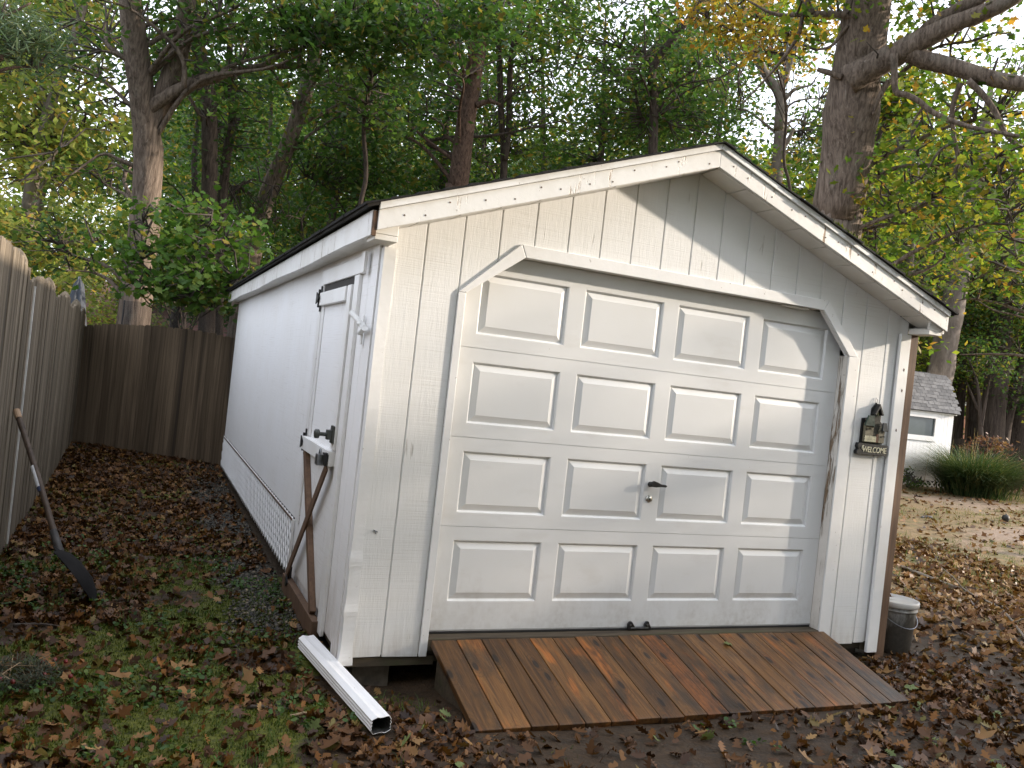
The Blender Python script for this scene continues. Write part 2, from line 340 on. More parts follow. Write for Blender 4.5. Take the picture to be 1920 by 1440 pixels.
# ------------------------------------------------------------------ ground
def sstep(a, b, t): t = np.clip((t - a) / (b - a), 0, 1); return t * t * (3 - 2 * t)
def gh(x, y):
    x = np.asarray(x, float); y = np.asarray(y, float)
    z = -.10 + .03 * (vnoise(x, y, .9, 1) - .5) + .016 * (vnoise(x, y, 4.1, 2) - .5)
    z = z + .10 * np.clip((y - 5.5) / 3, 0, 1) * np.clip((.4 - x) / 2, 0, 1) * (y < 14)
    z = z - .07 * np.exp(-(((x - .28) / .34) ** 2 + ((y + .02) / .3) ** 2))
    z = z - .03 * np.exp(-(((x - 1.8) / 1.5) ** 4 + ((y + .3) / .45) ** 4))
    far = np.clip((np.hypot(x, y) - 8) / 30, 0, 1)
    z = z + .19 * sstep(9, 19, np.hypot(x, y)) * (x > 4)
    return z + far * .12 * (vnoise(x, y, .09, 3) - .5)
def on_ground(u, v, dz=0.0):
    p = on_z(u, v, -.1)
    for _ in range(6): p = on_z(u, v, float(gh(p[0], p[1])) + dz)
    return p
def zones(x, y):
    n = vnoise(x, y, 1.3, 11); n2 = vnoise(x, y, 3.1, 12)
    moss = sstep(.36, .56, n * .45 + n2 * .3 + .25 * vnoise(x, y, 6.5, 15) + .05) * (1 - sstep(1.5, 3.8, y)) * (1 - sstep(.2, .9, x + .35 * (y > -.8)))
    moss = np.maximum(moss, .6 * sstep(.5, .7, n) * (x < -.4) * (y > 3.5) * (y < 9))
    yard = sstep(4.6, 7.5, x + .45 * y + .8 * (n - .5)) * (x > 3.6)
    sand = yard * .55 * sstep(.55, .68, vnoise(x, y, .5, 14) * .6 + n * .4) * sstep(6, 9, x)
    sand = np.maximum(sand, np.exp(-(((x - 12.6) / 2.2) ** 2 + ((y - 4.6) / .9) ** 2)))
    grav = sstep(-.48, -.28, x + .18 * (n - .5)) * (1 - sstep(-.03, .02, x)) * sstep(.5, 1.0, y) * (1 - sstep(7, 8, y))
    return moss, yard, sand, grav
def axis(lo, hi, fine, lo2, hi2):
    a = list(np.arange(lo, hi, fine)); d = fine; x = a[-1]
    while x < hi2: d *= 1.16; x += d; a.append(x)
    d = fine; x = a[0]; b = []
    while x > lo2: d *= 1.16; x -= d; b.append(x)
    return np.array(b[::-1] + a)
gx = axis(-3.2, 7.0, .05, -260, 260); gy = axis(-2.4, 7.5, .05, -260, 320)
GX, GY = np.meshgrid(gx, gy); GZ = gh(GX, GY); nx, ny = len(gx), len(gy)
GV = np.stack([GX.ravel(), GY.ravel(), GZ.ravel()], 1)
ii = (np.arange(ny - 1)[:, None] * nx + np.arange(nx - 1)[None]).ravel(); GF = np.stack([ii, ii + 1, ii + 1 + nx, ii + nx], 1)
gm = bpy.data.meshes.new('ground')
gm.vertices.add(len(GV)); gm.vertices.foreach_set('co', GV.astype(np.float32).ravel()); gm.loops.add(GF.size); gm.loops.foreach_set('vertex_index', GF.astype(np.int32).ravel())
gm.polygons.add(len(GF)); gm.polygons.foreach_set('loop_start', np.arange(0, GF.size, 4, dtype=np.int32)); gm.update(calc_edges=True); gm.shade_smooth()
za = gm.attributes.new('zone', 'FLOAT_COLOR', 'POINT'); zz = np.stack(zones(GX.ravel(), GY.ravel()), 1).astype(np.float32); za.data.foreach_set('color', zz.ravel())
t = NT('forest_floor'); tc = t.mapc(); at_ = t.n('Attribute', attribute_name='zone'); sp = t.n('SeparateColor', {0: at_.outputs['Color']})
nA = t.noise(tc, 9, 6, .7); nB = t.noise(tc, 38, 4, .65); nC = t.noise(tc, 2.2, 4, .6)
base = t.mix(t.ramp(nA, [(.3, 0), (.7, 1)]), (.018, .012, .007), (.05, .03, .015)); base = t.mix(t.ramp(nB, [(.5, 0), (.75, .6)]), base, (.085, .048, .022))
mo = t.mix(t.ramp(nB, [(.35, 0), (.65, 1)]), (.028, .036, .004), (.115, .122, .014))
ya = t.mix(t.ramp(nA, [(.3, 0), (.7, 1)]), (.12, .085, .045), (.30, .21, .11)); ya = t.mix(t.ramp(nC, [(.52, 0), (.68, .6)]), ya, (.09, .12, .035))
sa = t.mix(t.ramp(nB, [(.3, 0), (.7, 1)]), (.2, .14, .095), (.36, .27, .21))
brk = t.math('SUBTRACT', t.math('MULTIPLY', nA, .8), .4)
def mk(sock): return t.ramp(t.math('ADD', sock, brk), [(.35, 0), (.62, 1)])
c = t.mix(mk(sp.outputs[0]), base, mo); c = t.mix(mk(sp.outputs[1]), c, ya); c = t.mix(mk(sp.outputs[2]), c, sa)
c = t.mix(t.math('MULTIPLY', at_.outputs['Alpha'], .7), c, (.020, .017, .012))
t.bsdf(c, t.ramp(nA, [(.3, .5), (.7, .95)]), t.bump(nB, .5, .015, t.bump(nA, .6, .03)), 0, .3)
gm.materials.append(t.m); ground = add('ground', gm); tag(ground, kind='structure')
ground['label'] = 'leaf strewn mossy ground of the yard around the shed'; ground['category'] = 'ground'

# ------------------------------------------------------------------ the white garage shed
W, L = 3.663, 7.32; XM = W / 2
shed = thing('garage_shed', (0, 0, -.1), 'white gabled garage shed with a panelled roll-up door and wooden side door', 'shed')
RS = .36
def gable(x): return 2.853 - RS * abs(x - XM)
DX0, DX1 = .452, 3.137
def opening_top(x):                                   # underside of the chamfered opening
    if x <= .76: return 1.94 + (x - .452) / (.76 - .452) * (2.168 - 1.94)
    if x >= 2.885: return 2.168 - (x - 2.885) / (3.137 - 2.885) * (2.168 - 1.90)
    return 2.168
ed = [.0 + .004] + [.0041 + .2032 * k for k in range(1, 18)] + [3.56]
gap = .0045
for i in range(len(ed) - 1):
    a, b = ed[i] + gap, ed[i + 1] - gap
    xs = sorted(set([a, b] + [x for x in (XM, .452, .76, 2.885, 3.137) if a < x < b]))
    segs = []
    P = [(x, min(gable(x), 2.86)) for x in xs]
    if b <= DX0 or a >= DX1: low = [(a, 0.0 + .004 * math.sin(i * 3)), (b, 0.0 + .004 * math.sin(i * 3 + 1))]
    else:
        low = []
        for x in xs:
            if x < DX0 - 1e-6 or x > DX1 + 1e-6: low.append((x, 0.0))
            elif abs(x - DX0) < 1e-6: low += [(x, 0.0), (x, 1.94)]
            elif abs(x - DX1) < 1e-6: low += [(x, 1.90), (x, 0.0)]
            else: low.append((x, opening_top(x)))
    poly = low + P[::-1]
    MB().prism(poly, 'y', 0, .014).put('siding_plank', SIDING, shed, bevel=.002, seg=1)
m = MB(); m.prism([(.0, .01), (DX0, .01), (DX0, 1.94), (.76, 2.168), (2.885, 2.168), (DX1, 1.90), (DX1, .01), (3.655, .01), (3.655, gable(3.655) - .01), (XM, gable(XM) - .01), (.0, gable(0) - .01)], 'y', .0075, .03); m.put('front_wall', SIDING, shed)
# side walls: vertical planks on the left, plain sheets elsewhere
for k in range(36):
    y0, y1 = .10 + k * .2006, .10 + (k + 1) * .2006
    zb = .39 if y0 > 1.69 else .0
    if .46 < (y0 + y1) / 2 < 1.50: zb = 1.99
    MB().box(0, .012, y0 + .002, y1 - .002, zb, 2.16).put('siding_plank', SIDEWALL, shed, bevel=.0012, seg=1)
MB().box(.005, .03, .03, 1.69, -.01, 2.16).box(.005, .03, 1.69, L - .01, .388, 2.16).put('left_wall', SIDEWALL, shed)
MB().box(W - .03, W, .095, L - .01, -.01, 2.16).put('right_wall', SIDING, shed)
m = MB(); m.prism([(.03, 0), (W - .03, 0), (W - .03, gable(W)), (XM, gable(XM)), (.03, gable(0))], 'y', L - .03, L); m.put('back_wall', SIDING, shed)
MB().box(.03, W - .03, .03, L - .03, -.04, .06).put('floor', SKID, shed)
for x in (.02, 1.2, 2.4, W - .12): MB().box(x, x + .1, .02, L - .02, -.052, -.003 if x not in (.02,) else -.012).put('skid', SKID, shed)
MB().box(-.0, .5, .012, .06, -.05, -.004).put('sill_beam', SKID, shed)
for x, y in ((.08, .06), (.1, 2.2), (.1, 4.5), (.1, 6.9), (3.4, .1), (3.4, 3.5), (3.4, 6.9), (1.8, 3)): MB().box(x, x + .2, y, y + .3, -.25, -.053).put('block_pier', BRICK, shed, bevel=.006)
# eaves, soffits, fascias
YO = -.19
for sgn in (-1, 1):
    xe = XM + sgn * 1.957
    def zt(x): return 2.94 - RS * abs(x - XM)
    x0, x1 = (xe, XM - .001) if sgn < 0 else (XM + .001, xe)
    if sgn < 0: x0 += .024
    P = [(x0, zt(x0) - .098), (x1, zt(x1) - .098), (x1, zt(x1)), (x0, zt(x0))]
    MB().prism(P, 'y', YO, YO + .02).put('rake_fascia', FASC, shed, bevel=.0025)
    P = [(x0, zt(x0) + .0015), (x1, zt(x1) + .0015), (x1, zt(x1) + .036), (x0, zt(x0) + .036)]
    MB().prism(P, 'y', YO - .012, YO + .012).put('drip_edge', TRIM, shed, bevel=.002)
    for k in range(9):                                # soffit boards under the rake
        a = XM + sgn * (.01 + k * .216); b = XM + sgn * (.01 + (k + 1) * .216 - .011)
        P = [(a, zt(a) - .1), (b, zt(b) - .1), (b, zt(b) - .088), (a, zt(a) - .088)]
        MB().prism(P, 'y', YO + .021, -.001).put('soffit_board', SOFF, shed)
    # eave fascia, flat soffit and return box
    xf0, xf1 = (xe, xe + .02) if sgn < 0 else (xe - .02, xe)
    m = MB(); n = 14
    for k in range(n):                                # slightly wavy board
        ya, yb = -.165 + k * (L + .29) / n, -.165 + (k + 1) * (L + .29) / n
        da, db = .006 * math.sin(k * 1.3), .006 * math.sin((k + 1) * 1.3)
        m.raw([(xf0, ya, 2.122 + da), (xf1, ya, 2.122 + da), (xf1, ya, 2.243), (xf0, ya, 2.243), (xf0, yb, 2.122 + db), (xf1, yb, 2.122 + db), (xf1, yb, 2.243), (xf0, yb, 2.243)],
              [(0, 4, 7, 3), (1, 2, 6, 5), (0, 1, 5, 4), (3, 7, 6, 2)] + ([(0, 3, 2, 1)] if k == 0 else []) + ([(4, 5, 6, 7)] if k == n - 1 else []))
    o = m.put('eave_fascia', EAVE, shed)
    xa, xb = (xe + .021, -.001) if sgn < 0 else (W + .001, xe - .021)
    MB().box(xa, xb, -.13, L + .1, 2.134, 2.146).put('eave_soffit', SOFF, shed)
    xa, xb = (xe + .022, .012) if sgn < 0 else (W - .012, xe - .022)
    MB().box(xa, xb, -.165, -.004, 2.105, 2.133).put('return_box', SOFF, shed, bevel=.003)
    MB().box(xa, xb, -.166, -.146, 2.1335, 2.2).put('return_board', SOFF, shed, bevel=.003)
MB().box(XM - 1.957 + .002, XM - 1.957 + .021, -.185, -.1665, 2.118, 2.238).put('rotten_board_end', ENDG, shed)
# roof: deck plus courses of dark shingles, ragged at the rake
for sgn in (-1, 1):
    d = np.array([sgn * 1, -RS]); d /= np.linalg.norm(d); nrm = np.array([sgn * RS, 1]) / math.hypot(1, RS)
    p0 = np.array([XM, 2.978])
    ln = 2.12
    a = p0; b = p0 + d * ln
    P = [tuple(a), tuple(b), tuple(b - nrm * .014), tuple(a - nrm * .014)]
    roof = MB().prism(P, 'y', YO - .01, L + .18).put('roof', SHDK, shed)
    m = MB(); r_ = random.Random(5 + sgn)
    for k in range(16):
        s0 = ln + .012 - k * .137
        e = p0 + d * s0; s_ = p0 + d * max(s0 - .145, -.0)
        y = YO - .02; 
        while y < L + .16:
            w_ = .16; y2 = min(y + w_ - .004, L + .19); q = r_.uniform(-.004, .004); up = .011 + r_.uniform(0, .004)
            if y < YO: y_ = y - r_.uniform(0, .018)
            else: y_ = y
            e2 = e + d * q
            m.prism([tuple(e2 + nrm * .001), tuple(e2 + nrm * up), tuple(s_ + nrm * .003), tuple(s_ + nrm * .0005)], 'y', y_, y2); y += w_
    o = m.put('shingle_course', SHDK, roof); tag(o, kind='stuff')
# moss along the roof edges
m = []; 
for k in range(5200):
    side = rng.random()
    if side < .35: x = -.135 + rng.random() * .16; y = 2.2 + rng.random() * 5.1; n_ = vnoise(x * 0, y, 1.7, 31)
    elif side < .55: x = -.1 + rng.random() * 1.9; y = YO - .015 + rng.random() * .1; n_ = vnoise(x, 0, 2.5, 32) - .12
    else: x = XM + .35 + rng.random() * 1.6; y = YO - .015 + rng.random() * .12; n_ = vnoise(x, 0, 2.1, 33) - .03
    if n_ < .5: continue
    m.append((x, y, 2.986 - RS * abs(x - XM)))
m = np.array(m)
def blades(C, h, w, lean=.5):
    N = len(C); a = rng.random(N) * 2 * np.pi; l = (rng.random(N) * lean)[:, None]; hh = (h * (.5 + rng.random(N)))[:, None]
    d = np.stack([np.cos(a), np.sin(a), np.zeros(N)], 1); sdv = np.stack([-np.sin(a), np.cos(a), np.zeros(N)], 1) * w / 2
    tip = C + np.array([0, 0, 1]) * hh + d * l * hh
    return np.stack([C - sdv, C + sdv, tip], 1).reshape(-1, 3)
o = add('roof_moss', poly_mesh('roof_moss', blades(m, .026, .022, .9), 3, LF_MOSS), shed); tag(o, kind='stuff')
# door trim
def trim_piece(P, y0=-.013, y1=-.001, mt=TRIMM, name='door_trim'): return MB().prism(P, 'y', y0, y1).put(name, mt, shed, bevel=.003)
trim_piece([(.408, .0), (.4515, .0), (.4515, 1.929), (.43, 1.929), (.408, 1.929)])
trim_piece([(.408, 1.931), (.4515, 1.931), (.7695, 2.167), (.738, 2.236)])
trim_piece([(.742, 2.236), (.773, 2.1665), (2.884, 2.1665), (2.915, 2.232)])
trim_piece([(2.887, 2.1665), (3.1375, 1.899), (3.215, 1.899), (2.918, 2.232)])
trim_piece([(3.1375, .0), (3.228, .0), (3.228, 1.897), (3.1375, 1.897)], mt=TRIM)
MB().box(2.60, 2.78, .012, .062, 2.156, 2.1655).put('header_shim', SOFF, shed)
# jambs and header reveal
MB().box(3.137, 3.175, .0305, .11, .03, 1.90).put('door_jamb', JAMB, shed)
MB().box(3.1362, 3.1372, -.0005, .066, .03, 1.897).put('jamb_face', JAMB, shed)
MB().box(.42, .4515, .0305, .11, .03, 1.95).put('door_jamb', JAMB, shed)
m = MB(); m.box(.76, 2.885, .0305, .12, 2.168, 2.2); m.put('header', SOFF, shed)
MB().box(.44, 3.15, -.012, .16, .03, .094).put('threshold', SKID, shed, bevel=.006)
# the roll-up door: steel skin with 16 embossed panels as pieces of their own
gd_z = [.108, .680, 1.1655, 1.651, 2.1665]; PX0, PP, PWD, PH, PA = .5595, .6386, .5378, .340, .0727
DY = .07; xl, xr = .4405, 3.1335
m = MB()
for k in range(4):
    z0, z1 = gd_z[k] + (.0015 if k else 0), gd_z[k + 1] - .0015
    za_ = .2675 + k * .48537; zb_ = za_ + PH
    m.box(xl, xr, DY, DY + .035, z0, za_); m.box(xl, xr, DY, DY + .035, zb_, z1)
    xs = [xl] + sum([[PX0 + i * PP, PX0 + i * PP + PWD] for i in range(4)], []) + [xr]
    for i in range(0, 10, 2): m.box(xs[i], xs[i + 1], DY, DY + .035, za_, zb_)
    if k < 3: m.box(xl, xr, DY + .006, DY + .03, z1 - .001, z1 + .004)
# weld coplanar pieces
gdm = mesh('garage_door', m.V, m.F, DOORW)
import bmesh
gdoor = add('garage_door', gdm, shed)
def panel_mesh():
    prof = [(0, 0), (.004, .0005), (.012, .0125), (.016, .0135), (.046, .003), (.050, .0015)]
    V = []; Fc = []
    for ins, dep in prof:
        V += [(ins, dep, ins), (PWD - ins, dep, ins), (PWD - ins, dep, PH - ins), (ins, dep, PH - ins)]
    for r in range(len(prof) - 1):
        for j in range(4): Fc.append((r * 4 + j, r * 4 + (j + 1) % 4, r * 4 + 4 + (j + 1) % 4, r * 4 + 4 + j))
    n = (len(prof) - 1) * 4; Fc.append((n, n + 1, n + 2, n + 3))
    return mesh('door_panel', V, Fc, DOORW)
pm = panel_mesh()
for k in range(4):
    for i in range(4):
        o = add('door_panel', pm, gdoor, (PX0 + i * PP, DY, .2675 + k * .48537), bevel=.0)
m = MB(); m.box(xl + .01, xr - .005, DY - .004, DY + .03, .094, .107); m.put('bottom_seal', RUBBER, gdoor, bevel=.003)
MB().box(xl, xr, DY - .0025, DY - .0003, .108, .116).put('bottom_strip', plain('zinc_strip', (.4, .4, .4), .5, .5), gdoor)
# T-handle, lock, latch
m = MB(); m.tube([(1.77, DY - .001, .972), (1.77, DY - .03, .972)], [.017, .013], 14)
m.prism([(1.750, .962), (1.79, .960), (1.825, .964), (1.858, .963), (1.866, .970), (1.858, .978), (1.825, .980), (1.800, .990), (1.775, .997), (1.757, .990), (1.748, .976)], 'y', DY - .048, DY - .028)
m.put('door_handle', BLACK, gdoor, bevel=.004)
m = MB(); m.lathe([(.0, .010), (.008, .010), (.009, .006), (.016, .008), (.020, .006), (.022, .0)], n=24)
lk = m.put('lock_cylinder', STEEL, gdoor, smooth=True); lk.rotation_euler = (rad(90), 0, 0); lk.location = Vector((1.776, DY - .0003, .884))
MB().box(1.772, 1.780, DY - .0112, DY - .0095, .878, .890).put('keyway', BLACK, gdoor)
for xx, f in ((1.735, 1), (1.852, .8)):
    MB().prism([(xx - .018, .104), (xx - .018, .135), (xx - .008, .149), (xx + .008, .149), (xx + .018 * f, .135), (xx + .042 * f, .104)], 'y', DY - .020, DY - .0035).put('latch_lug', BLACK, gdoor, bevel=.003)
    MB().tube([(xx - .003, DY - .0195, .132), (xx - .003, DY - .024, .132)], .006, 10).put('latch_bolt', PADL, gdoor)
MB().bar((1.735, DY - .016, .112), (1.86, DY - .016, .112), .010, .012).put('latch_bar', PADL, gdoor, bevel=.002)
# corner trims
def corner_flash():
    V = []; Fc = []; zs = np.linspace(-.035, 2.10, 110); r_ = random.Random(3)
    for z in zs:
        d = .0022 * math.sin(z * 7) + r_.uniform(-.0004, .0004); b = .007 * math.exp(-((z - .24) / .03) ** 2) + .006 * math.exp(-((z - .50) / .04) ** 2) + .012 * math.exp(-((z + .03) / .05) ** 2)
        V += [(-.004 + d * .5, .075 + .01 * math.sin(z * 3), z), (-.008 - b, -.006 - b, z), (.052 + d + b * .7, -.006 - d - b * .4, z), (.053 + d, -.0005, z)]
    for i in range(len(zs) - 1):
        for j in range(3): Fc.append((i * 4 + j, i * 4 + j + 1, i * 4 + 5 + j, i * 4 + 4 + j))
    return mesh('corner_flashing', V, Fc, TRIMM)
add('corner_flashing', corner_flash(), shed)
MB().box(-.012, -.0005, .078, .20, -.055, 2.12).put('corner_board', SIDEWALL, shed, bevel=.002)
MB().box(3.566, 3.658, -.024, -.001, -.06, 2.10).put('corner_board', TRIM, shed, bevel=.003)
for x, z in ((3.62, 1.86), (3.622, 1.72), (3.61, 1.45)):
    MB().prism([(x - .006, z - .004), (x + .004, z - .011), (x + .006, z + .004), (x - .002, z + .012)], 'y', -.0255, -.0235).put('nail_hole', ENDG, shed)
MB().box(3.668, 3.748, -.004, .09, -.16, 2.105).put('corner_post', BROWN, shed, bevel=.004)
MB().box(3.752, 3.79, .055, .14, -.16, 2.08).put('side_stud', TANB, shed, bevel=.004)
# screw hook on the left siding
m = MB(); m.tube([(.103, 0, .655), (.103, -.010, .655), (.103, -.016, .650), (.104, -.016, .642)], [.003, .003, .0025, .002], 6); m.prism([(.094, .662), (.118, .652), (.116, .647), (.095, .656)], 'y', -.006, -.002)
m.put('screw_hook', PADL, shed)
r_ = random.Random(9)
for k in range(26):                                    # nail heads showing through the fascia paint
    sgn = -1 if k % 2 else 1; x = XM + sgn * (.1 + (k // 2) * .145 + r_.uniform(-.04, .04)); z = 2.94 - RS * abs(x - XM) - r_.uniform(.02, .075)
    m = MB(); m.tube([(x, YO + .001, z), (x, YO - .002, z)], .0045, 8); m.put('nail_head', ENDG, shed)

# ---- side door on the left wall
sdoor = MB().box(-.012, .004, .555, 1.455, .075, 1.945).put('side_door', SIDEWALL, shed, bevel=.002)
def sp_(name, x0, x1, y0, y1, z0, z1, mt, b=.003): return MB().box(x0, x1, y0, y1, z0, z1).put(name, mt, sdoor, bevel=b)
MB().box(-.022, -.0005, 1.462, 1.56, .40, 1.99).put('door_casing', TRIM, shed, bevel=.003)
MB().box(-.022, -.0005, .44, .548, -.03, 1.99).put('door_casing', TRIM, shed, bevel=.003)
MB().box(-.026, -.0005, .38, 1.50, 1.992, 2.085).put('door_casing', TRIM, shed, bevel=.003)
MB().box(-.042, -.027, .27, .335, 1.985, 2.10).put('casing_block', TRIM, shed, bevel=.002)
MB().box(-.012, -.001, .555, 1.455, 1.948, 1.9905).put('door_gap_shade', DARK, shed)  # solid dark strip painted in for the shade above the door
sp_('top_rail', -.045, -.0125, .655, 1.43, 1.85, 1.935, TRIM)
sp_('door_stile', -.034, -.0125, .560, .65, .99, 1.94, TRIM)
sp_('mid_rail', -.055, -.0125, .56, 1.45, .90, .985, TRIM)
sp_('door_stile', -.020, -.0125, 1.38, 1.45, .99, 1.845, TRIM)
sp_('bottom_rail', -.055, -.0125, .52, 1.62, -.085, .03, BROWN)
MB().bar((-.030, 1.385, .895), (-.030, .66, .035), .055, .034, (1, 0, 0)).put('cross_brace', BROWN, sdoor, bevel=.003)
MB().bar((-.052, .60, .895), (-.052, 1.50, .05), .062, .012, (1, 0, 0)).put('cross_brace', BROWN, sdoor, bevel=.003)
for z in (1.90, .945, .02):
    m = MB()
    m.prism([(1.47, z - .085), (1.50, z - .085), (1.50, z + .085), (1.47, z + .085)], 'x', -.030, -.023)
    m.prism([(1.47, z - .04), (1.47, z + .04), (1.41, z + .016), (1.395, z), (1.41, z - .016)], 'x', -.062, -.0555)
    m.tube([(-.042, 1.468, z - .06), (-.042, 1.468, z + .06)], .008, 8); m.put('strap_hinge', BLACK, sdoor)
m = MB(); m.box(-.048, -.035, .565, .625, 1.03, 1.13); m.box(-.075, -.047, .572, .618, 1.05, 1.105); m.tube([(-.074, .595, 1.078), (-.115, .595, 1.078)], [.012, .011], 12); m.tube([(-.112, .595, 1.078), (-.118, .595, 1.078), (-.140, .595, 1.078), (-.144, .595, 1.078)], [.012, .026, .026, .016], 16)
m.put('door_knob', plain('dark_pewter', (.09, .095, .09), .4, .7), sdoor, bevel=.002)
m = MB(); m.box(-.064, -.0555, .56, .70, .925, .965); m.box(-.075, -.06, .56, .60, .90, .975); m.put('hasp', BLACK, sdoor, bevel=.002)
m = MB(); a = np.linspace(0, math.pi, 12); m.tube([(-.085, .66 + .022 * math.cos(q), .955 + .03 * math.sin(q)) for q in a], .0055, 8); m.box(-.105, -.068, .63, .69, .895, .958); m.put('padlock', PADL, sdoor, bevel=.006)
# flagpole bracket, painted white, on the side wall
m = MB(); m.box(-.022, -.0125, .235, .275, 1.60, 1.755)
t1, t2 = on_x(659, 586, -.10), on_x(671, 609, -.075); j0 = np.array([-.03, .255, 1.66]); j1 = on_x(684, 615, -.045)
m.tube([j0, j1, (j1 + t1) / 2, t1], [.012, .017, .015, .017], 12); m.tube([(j1 + t1) / 2 * .6 + j1 * .4, t2], [.012, .013], 12)
m.put('flagpole_bracket', TRIM, shed, bevel=.002)
# lattice skirt: every strip its own piece
latt = MB().box(-.022, -.006, 1.66, 1.675, .005, .385).put('lattice_panel', TRIM, shed)
MB().box(.05, .06, 1.66, 7.3, -.03, .42).put('lattice_shade_sheet', plain('lattice_shade_sheet', (.05, .048, .046), .9), shed)  # dark sheet standing for the shaded void behind the lattice
LZ0, LZ1, LY0, LY1 = .006, .382, 1.68, 7.28
for sgn, x in ((1, -.014), (-1, -.008)):
    c0 = LY0 - .4
    while c0 < LY1 + .4:
        ts = []
        za, zb = LZ0, LZ1
        ya, yb = (c0, c0 + .376) if sgn > 0 else (c0 + .376, c0)
        # clip to the panel's ends
        def cl(y): return min(max(y, LY0), LY1)
        if max(ya, yb) > LY0 + .02 and min(ya, yb) < LY1 - .02:
            k = .376 / (yb - ya); ca, cb = cl(ya), cl(yb)
            p, q = (x, ca, za + (ca - ya) * k), (x, cb, za + (cb - ya) * k)
            if abs(ca - cb) > .02: MB().bar(p, q, .036, .0055, (1, 0, 0)).put('lattice_strip', TRIMM, latt)
        c0 += .112
MB().box(-.02, -.0165, LY0, LY1, .372, .386).put('lattice_rail', BROWN, latt)

# ------------------------------------------------------------------ ramp
ramp = thing('wooden_ramp', (1.8, -.4, -.1), 'wet brown plank ramp leading up to the garage door', 'ramp')
ang = math.atan2(.182, .70); rl = .725; bw = 2.705 / 19
bm_ = {}
for i in range(19):
    x = .464 + i * bw
    wv = bw - (.005 if i not in (0, 9) else .007)
    key = round(wv, 4)
    if key not in bm_:
        bm_[key] = MB().box(0, wv, -rl, 0, -.036, 0)
    mt = RAMPO if i == 9 else RAMP
    me = mesh('ramp_board', bm_[key].V, bm_[key].F, mt) if (key, i == 9) not in bm_ else bm_[(key, i == 9)]
    bm_[(key, i == 9)] = me
    o = add('ramp_board', me, ramp, (x, -.028 + random.uniform(-.006, .004), .094 + random.uniform(-.002, .003)), (ang, 0, 0), bevel=.004)
    if i == 9: o['label'] = 'bright orange streaked ramp board'
for x in (.50, 1.8, 3.1):
    m = MB(); m.prism([(-.05, .04), (-.70, -.125), (-.70, -.2), (-.05, -.2)], 'x', x, x + .04); m.put('ramp_stringer', SKID, ramp)

# ------------------------------------------------------------------ downspout on the ground
def downspout():
    a = np.array([-.10, .40]); b = np.array([.035, -.69]); d = (b - a) / np.linalg.norm(b - a); s_ = np.array([-d[1], d[0]])
    ln = np.linalg.norm(b - a); hw, hh = .048, .037
    prof = []
    def side(p, q, ribs):
        n = ribs * 4 + 1; p = np.array(p); q = np.array(q); t_ = q - p; nn = np.array([t_[1], -t_[0]]); nn = nn / np.linalg.norm(nn)
        for i in range(n):
            f = i / n; off = -.0035 if (ribs and i % 4 in (2, 3)) else 0
            prof.append(p + t_ * f + nn * off)
    c = .012
    side((-hw + c, -hh), (hw - c, -hh), 1); side((hw, -hh + c), (hw, hh - c), 3); side((hw - c, hh), (-hw + c, hh), 1); side((-hw, hh - c), (-hw, -hh + c), 3)
    n = len(prof); V = []; Fc = []; K = 14; r_ = random.Random(2)
    za_, zb_ = float(gh(*a)) + .052, float(gh(*b)) + .048
    for sc in (1, .94):
        for k in range(K + 1):
            f = k / K; p = a + d * ln * f
            for q in prof:
                j = r_.uniform(-.001, .001) + (.006 * math.sin(q[0] * 90) if k == 0 else 0)
                V.append((p[0] + s_[0] * q[0] * sc + d[0] * j, p[1] + s_[1] * q[0] * sc + d[1] * j, za_ * (1 - f) + zb_ * f + q[1] * sc))
    o_ = (K + 1) * n
    for k in range(K):
        for j in range(n):
            Fc.append((k * n + j, k * n + (j + 1) % n, (k + 1) * n + (j + 1) % n, (k + 1) * n + j))
            Fc.append((o_ + k * n + j, o_ + (k + 1) * n + j, o_ + (k + 1) * n + (j + 1) % n, o_ + k * n + (j + 1) % n))
    for k in (0, K):
        for j in range(n): Fc.append((k * n + j, k * n + (j + 1) % n, o_ + k * n + (j + 1) % n, o_ + k * n + j))
    return mesh('downspout', V, Fc, [white_trim('downspout_enamel', (.82, .82, .83), 0, .35, .3), plain('dark_inside', (.05, .048, .045), .8)])  # inner faces in plain dark grey
dsp = add('downspout', downspout())
for p_ in dsp.data.polygons:
    if min(p_.vertices) >= 15 * (len(dsp.data.vertices) // 30): p_.material_index = 1; tag(dsp, 'white corrugated metal downspout lying loose on the moss by the shed corner', 'downspout')

# ------------------------------------------------------------------ shovel leaning on the left fence
sh_top = on_x(31, 770, -1.80); tip = on_z(172, 1133, -.085); step = on_z(116, 1035, .0); step = CAM + ray(112, 1035) * (np.linalg.norm(tip - CAM) * 1.02 + .04)
shv = thing('shovel', tuple(tip), 'old long handled digging shovel leaning against the left fence', 'shovel')
dirv = (step - sh_top) / np.linalg.norm(step - sh_top)
m = MB(); m.tube(smooth_path([sh_top, sh_top + (step - sh_top) * .5 + np.array([.006, 0, .0]), step], 10), [.019, .0185, .018, .018, .018, .018, .018, .018, .019, .019], 12)
m.put('shaft', wood('worn_shovel_handle', (.045, .03, .021), (.10, .068, .047), (.025, .018, .014), (20, 20, 2.5), .6, 0, 0, .3, .3, 0), shv, smooth=True)
g = sh_top + dirv * .07; m = MB(); m.tube([sh_top - dirv * .002, g], [.0215, .0215], 12); m.put('grip_end', wood('bare_grip', (.3, .19, .11), (.4, .27, .17), None, (20, 20, 2), .6, 0, 0, .3, .2, 0), shv)
p, q = sh_top + (step - sh_top) * .42, sh_top + (step - sh_top) * .60
sdv = np.cross(dirv, np.array([0, 0, 1.])); sdv /= np.linalg.norm(sdv); tow = CAM - p; tow -= dirv * (tow @ dirv); tow /= np.linalg.norm(tow); tow2 = tow * .8 + np.cross(tow, dirv) * -.6
